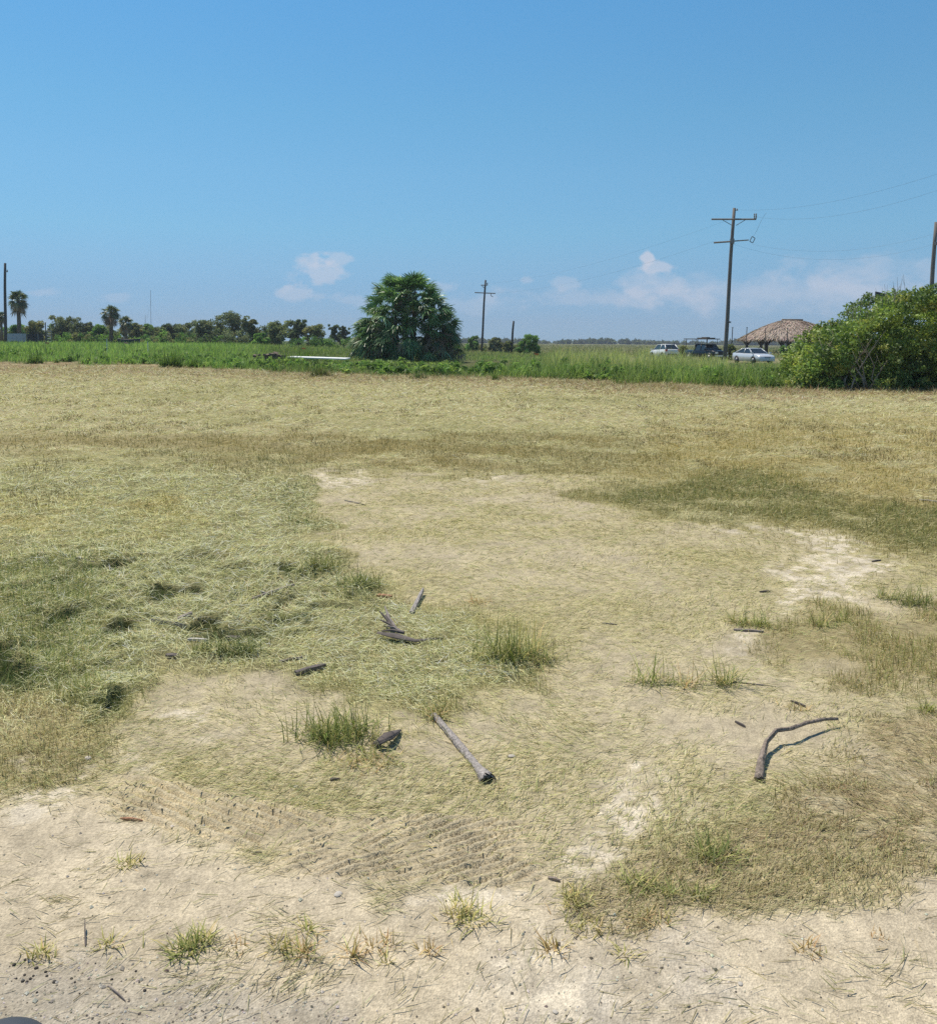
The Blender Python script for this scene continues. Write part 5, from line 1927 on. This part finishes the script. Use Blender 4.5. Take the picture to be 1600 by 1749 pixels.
TG = [(.24, .26, .10), (.17, .20, .07), (.34, .31, .15), (.13, .165, .055)]
TY = [(.38, .34, .16), (.30, .29, .12), (.44, .37, .20), (.22, .23, .085)]
TB = [(.36, .27, .15), (.30, .21, .11), (.42, .33, .19), (.27, .25, .11)]
TD = [(.12, .15, .05), (.16, .18, .065), (.09, .12, .042), (.25, .24, .11)]
TUFTS = [
    (578, 1258, 130, 62, 420, TG + TD, 'dense olive green tuft beside the broken stalk left of the long stalk'),
    (622, 1298, 110, 36, 170, TB + TG, 'thin brownish tuft just below the dense olive one'),
    (322, 1622, 62, 50, 120, TG, 'green bristly tuft at the lower left, largest of the near row'),
    (350, 1606, 40, 42, 50, TG, 'few green blades leaning right behind the large lower left tuft'),
    (404, 1618, 40, 24, 34, TB, 'scraggly brown tuft right of the large lower left tuft'),
    (796, 1566, 80, 46, 130, TY, 'bushy yellow green tuft alone on white sand, bottom middle'),
    (478, 1618, 40, 40, 60, TY, 'left tuft of the close pair near the bottom centre left'),
    (522, 1628, 44, 44, 70, TG + TB, 'right tuft of the close pair near the bottom centre left'),
    (527, 1588, 34, 34, 40, TY, 'small pale tuft directly behind the close pair'),
    (604, 1632, 30, 46, 45, TB, 'upright brown tuft between the close pair and the reddish row'),
    (655, 1616, 60, 32, 70, TB, 'reddish brown broad tuft below the white crust, bottom centre'),
    (735, 1626, 40, 28, 46, TB, 'small reddish tuft left below the bushy yellow one'),
    (664, 1642, 20, 34, 20, TY, 'tiny yellow tuft hanging below the reddish row'),
    (72, 1630, 52, 34, 60, TY, 'sparse yellowish tuft above the dark pebbles at lower left'),
    (184, 1618, 38, 40, 40, TY, 'pale thin tuft right of the little dead stem'),
    (220, 1475, 44, 34, 60, TY, 'pale green tuft on bare sand below the reddish dry leaf'),
    (862, 1128, 90, 84, 200, TG + TD, 'tall green tuft with seed stalks in the middle of the cut grass'),
    (905, 1118, 50, 96, 40, TY, 'few tall pale stalks right of the middle green tuft'),
    (925, 1130, 50, 50, 80, TG, 'low spreading green tuft right of the tall stalks'),
    (1112, 1166, 70, 66, 70, TG, 'left of three sparse green tufts with dark stems right of centre'),
    (1168, 1172, 60, 60, 60, TG + TB, 'middle of three sparse green tufts with dark stems right of centre'),
    (1235, 1170, 60, 70, 80, TG, 'right of three sparse green tufts, leaning right'),
    (1215, 1462, 80, 52, 190, TG + TD, 'dark green tuft on the left tip of the dry mat'),
    (1090, 1512, 60, 46, 110, TG, 'green tuft left below the dry mat, beside the white crust'),
    (1146, 1526, 40, 34, 70, TG, 'small green tuft right of the one beside the white crust'),
    (1192, 1530, 44, 40, 76, TG, 'green tuft under the dark tip of the dry mat'),
    (978, 1540, 64, 42, 80, TY, 'spiky yellowish tuft right of the brown leaf scrap'),
    (1000, 1582, 90, 28, 90, TY, 'flat wide yellowish tuft below the spiky one'),
    (1112, 1570, 80, 34, 80, TY + TB, 'loose straw tuft at the lower middle right'),
    (945, 1620, 34, 44, 46, TB, 'reddish brown upright tuft at the bottom, right of the bushy yellow one'),
    (1070, 1632, 28, 36, 30, TY, 'single small yellow tuft near the bottom, right of the reddish upright one'),
    (1380, 1622, 56, 32, 50, TB, 'reddish straggling tuft at the lower right'),
    (1500, 1606, 40, 18, 36, TB, 'tiny tuft farthest right on the bare sand'),
    (612, 1010, 76, 44, 260, TD, 'dark green standing tuft at the corner of the cut grass'),
    (545, 975, 70, 40, 220, TD, 'dark green tuft up left of the corner tuft'),
    (402, 1118, 80, 48, 260, [(.05, .075, .025), (.075, .10, .035), (.16, .18, .07)], 'dark hollow tuft between the wood scraps on the left'),
    (345, 1118, 50, 34, 150, TD, 'dark low tuft left of the hollow one, by the pale scrap'),
    (815, 1030, 46, 18, 90, TB, 'brown withered tuft above the middle green tuft'),
    (1268, 1062, 44, 36, 100, TG, 'leftmost green tuft of the right stubble row'),
    (1300, 1066, 34, 32, 80, TG, 'second green tuft from the left of the right stubble row'),
    (1404, 1066, 40, 36, 90, TG, 'yellow green tuft midway along the right stubble row'),
    (1436, 1058, 30, 30, 60, TG, 'small green tuft right of the midway one in the stubble row'),
    (1560, 1030, 70, 46, 180, TD, 'dark green tuft at the right edge above the stubble row'),
    (1515, 1020, 40, 34, 80, TG, 'lighter green tuft just left of the dark right edge tuft'),
    (745, 1225, 40, 34, 110, TD + TB, 'green tuft at the upper end of the long grey stalk'),
    (520, 888, 40, 12, 70, TD, 'dark flat tuft at the upper corner of the sand patch'),
    (1360, 1210, 40, 22, 50, TB, 'withered tuft around the small dark scrap on the right'),
    (1585, 1215, 30, 34, 80, TG, 'green tuft at the right edge above the dry mat'),
]
for i, (px, py, w, hh, n, cols, lab) in enumerate(TUFTS):
    weed(px, py, w, hh, int(n * 1.3), cols, lab, 900 + i, 'grass_tuft')


# ------------------------------------------------------------------ palm stalks, wood and litter
M_GREYWOOD = mat_plain('weathered_stalk', (.34, .305, .28), .85, .5, 60, bump=.8, stretch=(1, 1, 1))
M_BROWNWOOD = mat_plain('brown_stalk', (.25, .20, .16), .85, .55, 50, bump=.8)
M_DARKWOOD = mat_plain('dark_wood', (.12, .10, .09), .9, .4, 16, bump=.5)
M_MIDWOOD = mat_plain('mid_wood', (.24, .205, .185), .9, .4, 16, bump=.5)
M_RED = mat_plain('reddish_leaf', (.33, .16, .09), .8, .35, 14)
M_PALE = mat_plain('pale_scrap', (.52, .48, .43), .8, .2, 12)


def channel(path, widths, depths, thick=.006, bend=1.0):
    """hollow arched palm stalk: rounded above, open beneath"""
    path = [Vector(p) for p in path]
    rings = []
    nA = 15
    g = np.random.default_rng(int(abs(path[0].x) * 1000) + 5)
    groove = 1 + .07 * g.standard_normal(nA + 1)
    last = len(path) - 1
    for i, p in enumerate(path):
        t = (path[min(i + 1, last)] - path[max(i - 1, 0)]).normalized()
        s = t.cross(Vector((0, 0, 1))).normalized()
        u = s.cross(t)
        groove = groove + .03 * g.standard_normal(nA + 1) - .15 * (groove - 1)
        w, d = widths[i] / 2 * g.uniform(.95, 1.05), depths[i] * g.uniform(.92, 1.08)
        out, inn = [], []
        for k in range(nA + 1):
            a = math.pi * k / nA
            e = t * (g.normal(0, widths[i] * .13) if i in (0, last) else 0)
            out.append(p + e + s * (math.cos(a) * w * groove[k]) + u * (max(math.sin(a), 0.0) ** .8 * d * groove[k]))
            inn.append(p + e + s * (math.cos(a) * max(w - thick, .001)) + u * (max(math.sin(a), 0.0) ** .8 * max(d - thick * 1.3, .001) * min(groove[k], 1) - .002))
        rings.append(out + inn[::-1])
    b = MB()
    return b.loft(rings)


def gz(px, py, dz=0.0):
    x, y = at(px, py)
    z = float(height(np.array([x]), np.array([y]))[0])
    return Vector((x, y, z + dz))


def path_px(pts, n=10):
    P = [gz(*p) for p in pts]
    out = []
    for i in range(len(P) - 1):
        for k in range(n):
            out.append(P[i].lerp(P[i + 1], k / n))
    return out + [P[-1]]


# the long grey stalk, widening to its hollow foot
pp = path_px([(741, 1224, .002), (775, 1262, .004), (808, 1302, .0), (834, 1336, -.002)], 10)
n = len(pp)
wd = [.030 + .012 * (i / n) + (.042 * max(0, (i / (n - 1) - .72) / .28) ** 1.6) for i in range(n)]
dp = [.020 + .006 * (i / n) + (.016 * max(0, (i / (n - 1) - .72) / .28) ** 1.4) for i in range(n)]
o = channel(pp, wd, dp).build('palm_stalk', M_GREYWOOD, None, True)
tag(o, 'long straight grey palm stalk with a flared hollow foot, centre foreground', 'stalk')

pp = path_px([(1296, 1334, .004), (1299, 1310, .02), (1308, 1285, .045), (1325, 1271, .06), (1348, 1268, .06), (1375, 1256, .055), (1405, 1246, .045), (1430, 1241, .035)], 6)
n = len(pp)
f = [i / (n - 1) for i in range(n)]
wd = [.046 - .022 * min(1, k * 3.5) - .013 * k for k in f]
dp = [.022 - .010 * k for k in f]
o = channel(pp, wd, dp).build('palm_stalk', M_BROWNWOOD, None, True)
tag(o, 'curved brown palm stalk arching off the ground, right foreground', 'stalk')

pp = [gz(640, 1272, .008), gz(652, 1276, .03), gz(662, 1274, .045), gz(674, 1262, .03), gz(684, 1250, .01)]
o = channel(pp, [.03, .055, .055, .032, .012], [.012, .022, .024, .016, .006]).build('broken_stalk', M_DARKWOOD, None, True)
tag(o, 'dark broken stalk butt with a pointed tip right of the dense olive tuft', 'stalk')


def plank(a, b_, w, h, mat, label, name='wood_scrap', cat='wood', taper=1.0, tilt=0.0, group='scraps of wood in the cut grass'):
    w, h = w * .72, h * .5
    A_, B_ = gz(a[0], a[1], a[2] * .6), gz(b_[0], b_[1], b_[2] * .6)
    t = (B_ - A_).normalized()
    s = t.cross(Vector((0, 0, 1))).normalized()
    u = s.cross(t)
    bm = MB()
    rings = []
    g = np.random.default_rng(abs(hash(label)) % 1000 if False else int(a[0] * 7 + a[1]))
    for k in range(6):
        f_ = k / 5
        p = A_.lerp(B_, f_) + Vector((0, 0, .004 * math.sin(3 * f_))) + s * g.normal(0, w * .06)
        ww = w * (1 - (1 - taper) * f_) * g.uniform(.85, 1.1) / 2
        hh = h * g.uniform(.8, 1.15)
        if k in (0, 5):
            ww *= g.uniform(.45, .9)
            p = p + t * g.normal(0, w * .3)
        rings.append([p - s * ww - u * .01, p + s * ww - u * .01, p + s * ww * .9 + u * (hh + tilt * ww), p + u * hh * 1.2, p - s * ww * .9 + u * (hh - tilt * ww)])
    bm.loft(rings)
    o = bm.build(name, mat)
    return tag(o, label, cat, group)


plank((503, 1157, .012), (551, 1141, .016), .05, .03, M_DARKWOOD, 'short dark slab of wood with a pale top edge, left of centre')
plank((474, 1133, .01), (512, 1128, .012), .045, .012, M_DARKWOOD, 'thin dark flake left above the short dark slab', taper=.5)
plank((266, 1068, .03), (315, 1078, .02), .06, .014, M_MIDWOOD, 'flat grey brown board scrap above the pale scrap on the left', tilt=.5)
plank((298, 1060, .02), (325, 1058, .03), .07, .012, M_MIDWOOD, 'small grey board scrap tilted behind the flat brown one')
plank((320, 1100, .02), (352, 1100, .025), .03, .012, M_PALE, 'pale whitish sliver of wood left of the hollow tuft')
plank((286, 1128, .008), (304, 1130, .01), .06, .028, M_DARKWOOD, 'dark rounded wood stub left below the pale sliver')
plank((388, 1083, .02), (412, 1086, .03), .06, .03, M_DARKWOOD, 'dark knob of wood on top of the hollow tuft')
plank((703, 1052, .01), (722, 1018, .06), .05, .03, M_GREYWOOD, 'upright grey splintered stub above the dark frond, centre left', taper=.5)
plank((642, 1022, .02), (668, 1024, .02), .06, .012, M_RED, 'rust red scrap of frond right of the corner tuft')
plank((135, 962, .03), (190, 966, .03), .05, .012, M_DARKWOOD, 'thin dark stick in the grass, far left middle', taper=.4)
plank((430, 1030, .05), (505, 1012, .07), .03, .012, M_MIDWOOD, 'grey branch lying across the green clippings')
plank((445, 1020, .06), (508, 1026, .03), .02, .010, M_MIDWOOD, 'thin branch crossing the grey one in the clippings', taper=.4)
plank((1252, 1074, .006), (1302, 1077, .006), .035, .014, M_MIDWOOD, 'flat brown stick below the right stubble row', taper=.6)
plank((1298, 1008, .004), (1314, 1007, .004), .022, .012, M_DARKWOOD, 'dark chip at the left end of the cracked white crust')
plank((1488, 960, .004), (1502, 958, .004), .026, .014, M_DARKWOOD, 'dark chip at the right end of the cracked white crust')
plank((1570, 855, .02), (1610, 860, .02), .06, .012, M_PALE, 'pale stick on the olive grass at the right edge', taper=.6)
plank((1352, 1198, .006), (1376, 1208, .004), .016, .014, M_DARKWOOD, 'dark crooked chip above the curved stalk')
plank((1256, 1234, .004), (1272, 1242, .004), .014, .012, M_DARKWOOD, 'small dark chip left above the curved stalk')
plank((1028, 1065, .004), (1054, 1067, .004), .016, .006, M_MIDWOOD, 'lone twig on the sand right of centre', taper=.6)
plank((590, 853, .004), (625, 860, .004), .04, .008, M_MIDWOOD, 'thin twig at the top of the sand patch', taper=.4)
plank((208, 1398, .003), (240, 1402, .004), .02, .006, M_RED, 'reddish dry leaf left of the tyre tread marks', taper=.4)
plank((936, 1502, .003), (956, 1506, .004), .02, .008, M_BROWNWOOD, 'brown leaf scrap below the white crust', taper=.6)
plank((184, 1686, .003), (214, 1712, .003), .007, .005, M_MIDWOOD, 'short straight twig at the lower left near the pebbles', taper=.7)
plank((146, 1620, .0), (145, 1586, .05), .008, .006, M_DARKWOOD, 'little dead stem standing at the lower left', taper=.5)
plank((1210, 1160, .003), (1325, 1172, .003), .012, .004, M_MIDWOOD, 'long thin straw left of the right tufts', taper=.4)
plank((560, 1332, .003), (580, 1330, .004), .02, .008, M_DARKWOOD, 'small brown scrap below the thin brownish tuft', taper=.5)
plank((430, 1457, .002), (450, 1458, .004), .012, .006, M_BROWNWOOD, 'tiny dark chip on the lower rim of the tread marks', taper=.5)

# fallen dark frond with splintered fingers
fr = thing('fallen_frond', 'dark dried frond with splintered fingers lying left of centre', 'frond', gz(678, 1094, 0))
o0 = Vector(fr.location)
channel([gz(646, 1088, .03) - o0, gz(675, 1097, .045) - o0, gz(710, 1100, .02) - o0, gz(758, 1098, .008) - o0], [.03, .07, .04, .014], [.010, .016, .012, .005]).build('stalk', M_DARKWOOD, fr, True)
for k in range(6):
    a0 = gz(690 - 4 * k, 1094 - 1.5 * k, .05) - o0
    b0 = gz(652 - 1 * k + 10 * (k % 2), 1090 - 5 * k, .05 + .012 * k) - o0
    MB().tube([a0, a0.lerp(b0, .5) + Vector((0, 0, .01)), b0], [.012, .010, .004], 5).build('finger', M_MIDWOOD if k % 2 else M_DARKWOOD, fr)

# pebbles
M_PEB = mat_plain('dark_pebble', (.06, .05, .042), .8, .3, 30, bump=.4)
M_PEBL = mat_plain('pale_stone', (.55, .50, .43), .85, .2, 30, bump=.4)


def pebble_mesh(nm, mat, seed):
    g = np.random.default_rng(seed)
    b = MB()
    prof = [(.35, -.35), (.85, -.1), (1.0, .15), (.8, .5), (.4, .72)]
    b.lathe(prof, 9)
    b.v = [(x * g.uniform(.85, 1.15), y * g.uniform(.75, 1.1), z * g.uniform(.8, 1.1)) for (x, y, z) in b.v]
    return b.build(nm, mat, None, True)


peb = pebble_mesh('pebble', M_PEB, 31)
spots = [(24, 1650, 6), (43, 1642, 5), (62, 1655, 7), (42, 1667, 5), (57, 1669, 4), (52, 1674, 5), (39, 1678, 6), (46, 1679, 5), (93, 1679, 7), (78, 1661, 5), (80, 1668, 5), (122, 1673, 5), (128, 1680, 4), (191, 1674, 5), (247, 1693, 6),
         (63, 1697, 4), (28, 1673, 4), (136, 1699, 3), (252, 1684, 3), (232, 1660, 4), (88, 1646, 3), (163, 1646, 3)]
for i, (px, py, s) in enumerate(spots):
    o = peb if i == 0 else peb.copy()
    if i:
        COL.objects.link(o)
    o.location = gz(px, py, .001)
    k = s * .5 * o.location.y / F * 1.12
    o.scale = (k, k, k * .85)
    o.rotation_euler = (0, 0, i * 1.7)
    tag(o, 'small dark pebble in the scattered cluster on the grit at lower left', 'pebble', 'dark pebbles scattered at the lower left')
ston = pebble_mesh('stone', M_PEBL, 33)
for i, (px, py, s, lab) in enumerate([(874, 1291, 11, 'pale flat stone right of the long grey stalk'), (578, 1528, 14, 'pale grey stone lump on the bare sand below the tread marks'),
                                      (150, 1296, 12, 'white stone at the left end of the small crust patch'), (505, 1342, 8, 'small pale stone above the tread marks'),
                                      (1264, 1682, 9, 'rounded grey brown stone on the bare sand at lower right'), (948, 1728, 9, 'tan stone at the very bottom, centre right'),
                                      (475, 1670, 8, 'bluish dark stone at the bottom, left of the reddish tufts')]):
    o = ston if i == 0 else ston.copy()
    if i:
        COL.objects.link(o)
    o.location = gz(px, py, .001)
    k = s * .5 * o.location.y / F * 1.12
    o.scale = (k * 1.2, k, k * .6)
    o.rotation_euler = (0, 0, i * 1.1)
    tag(o, lab, 'stone', 'single pale stones')

# dark grey rounded post at the lower left corner
zc = .62
d = px_dir(-6, 1776)
tt = (zc - CAM_H) / d.z
cx, cy = d.x * tt, d.y * tt
M_BOL = mat_plain('grey_plastic', (.05, .057, .07), .55, .06, 30)
rb = 70 * (d * tt).length / F * .92
t = thing('bollard', 'dark grey round-topped bollard cut by the lower left corner', 'bollard', (cx, cy, 0), 0)
MB().lathe([(rb * .98, 0), (rb * .98, zc - rb * .55)], 40).build('shaft', M_BOL, t, True)
prof = [(rb * 1.0, zc - rb * .55)] + [(rb * math.cos(a) ** .8, zc - rb * .5 + rb * .5 * math.sin(a)) for a in np.linspace(0.05, 1.5, 10)]
MB().lathe(prof, 40).build('cap', M_BOL, t, True)

# ------------------------------------------------------------------ haze
HAZE = 0.00028
if HAZE > 0:
    b = MB().box((0, 0, 24), (4400, 4400, 60))
    hz = b.build('haze', bpy.data.materials.new('haze'))
    tag(hz, 'thin pale sea haze lying over the flats', 'haze', None, 'stuff')
    m = hz.data.materials[0]
    m.use_nodes = True
    N, L = m.node_tree.nodes, m.node_tree.links
    N.remove(N['Principled BSDF'])
    pv = N.new('ShaderNodeVolumePrincipled')
    pv.inputs['Color'].default_value = (.80, .88, 1.0, 1)
    pv.inputs['Density'].default_value = HAZE
    pv.inputs['Anisotropy'].default_value = .0
    L.new(pv.outputs[0], N['Material Output'].inputs['Volume'])
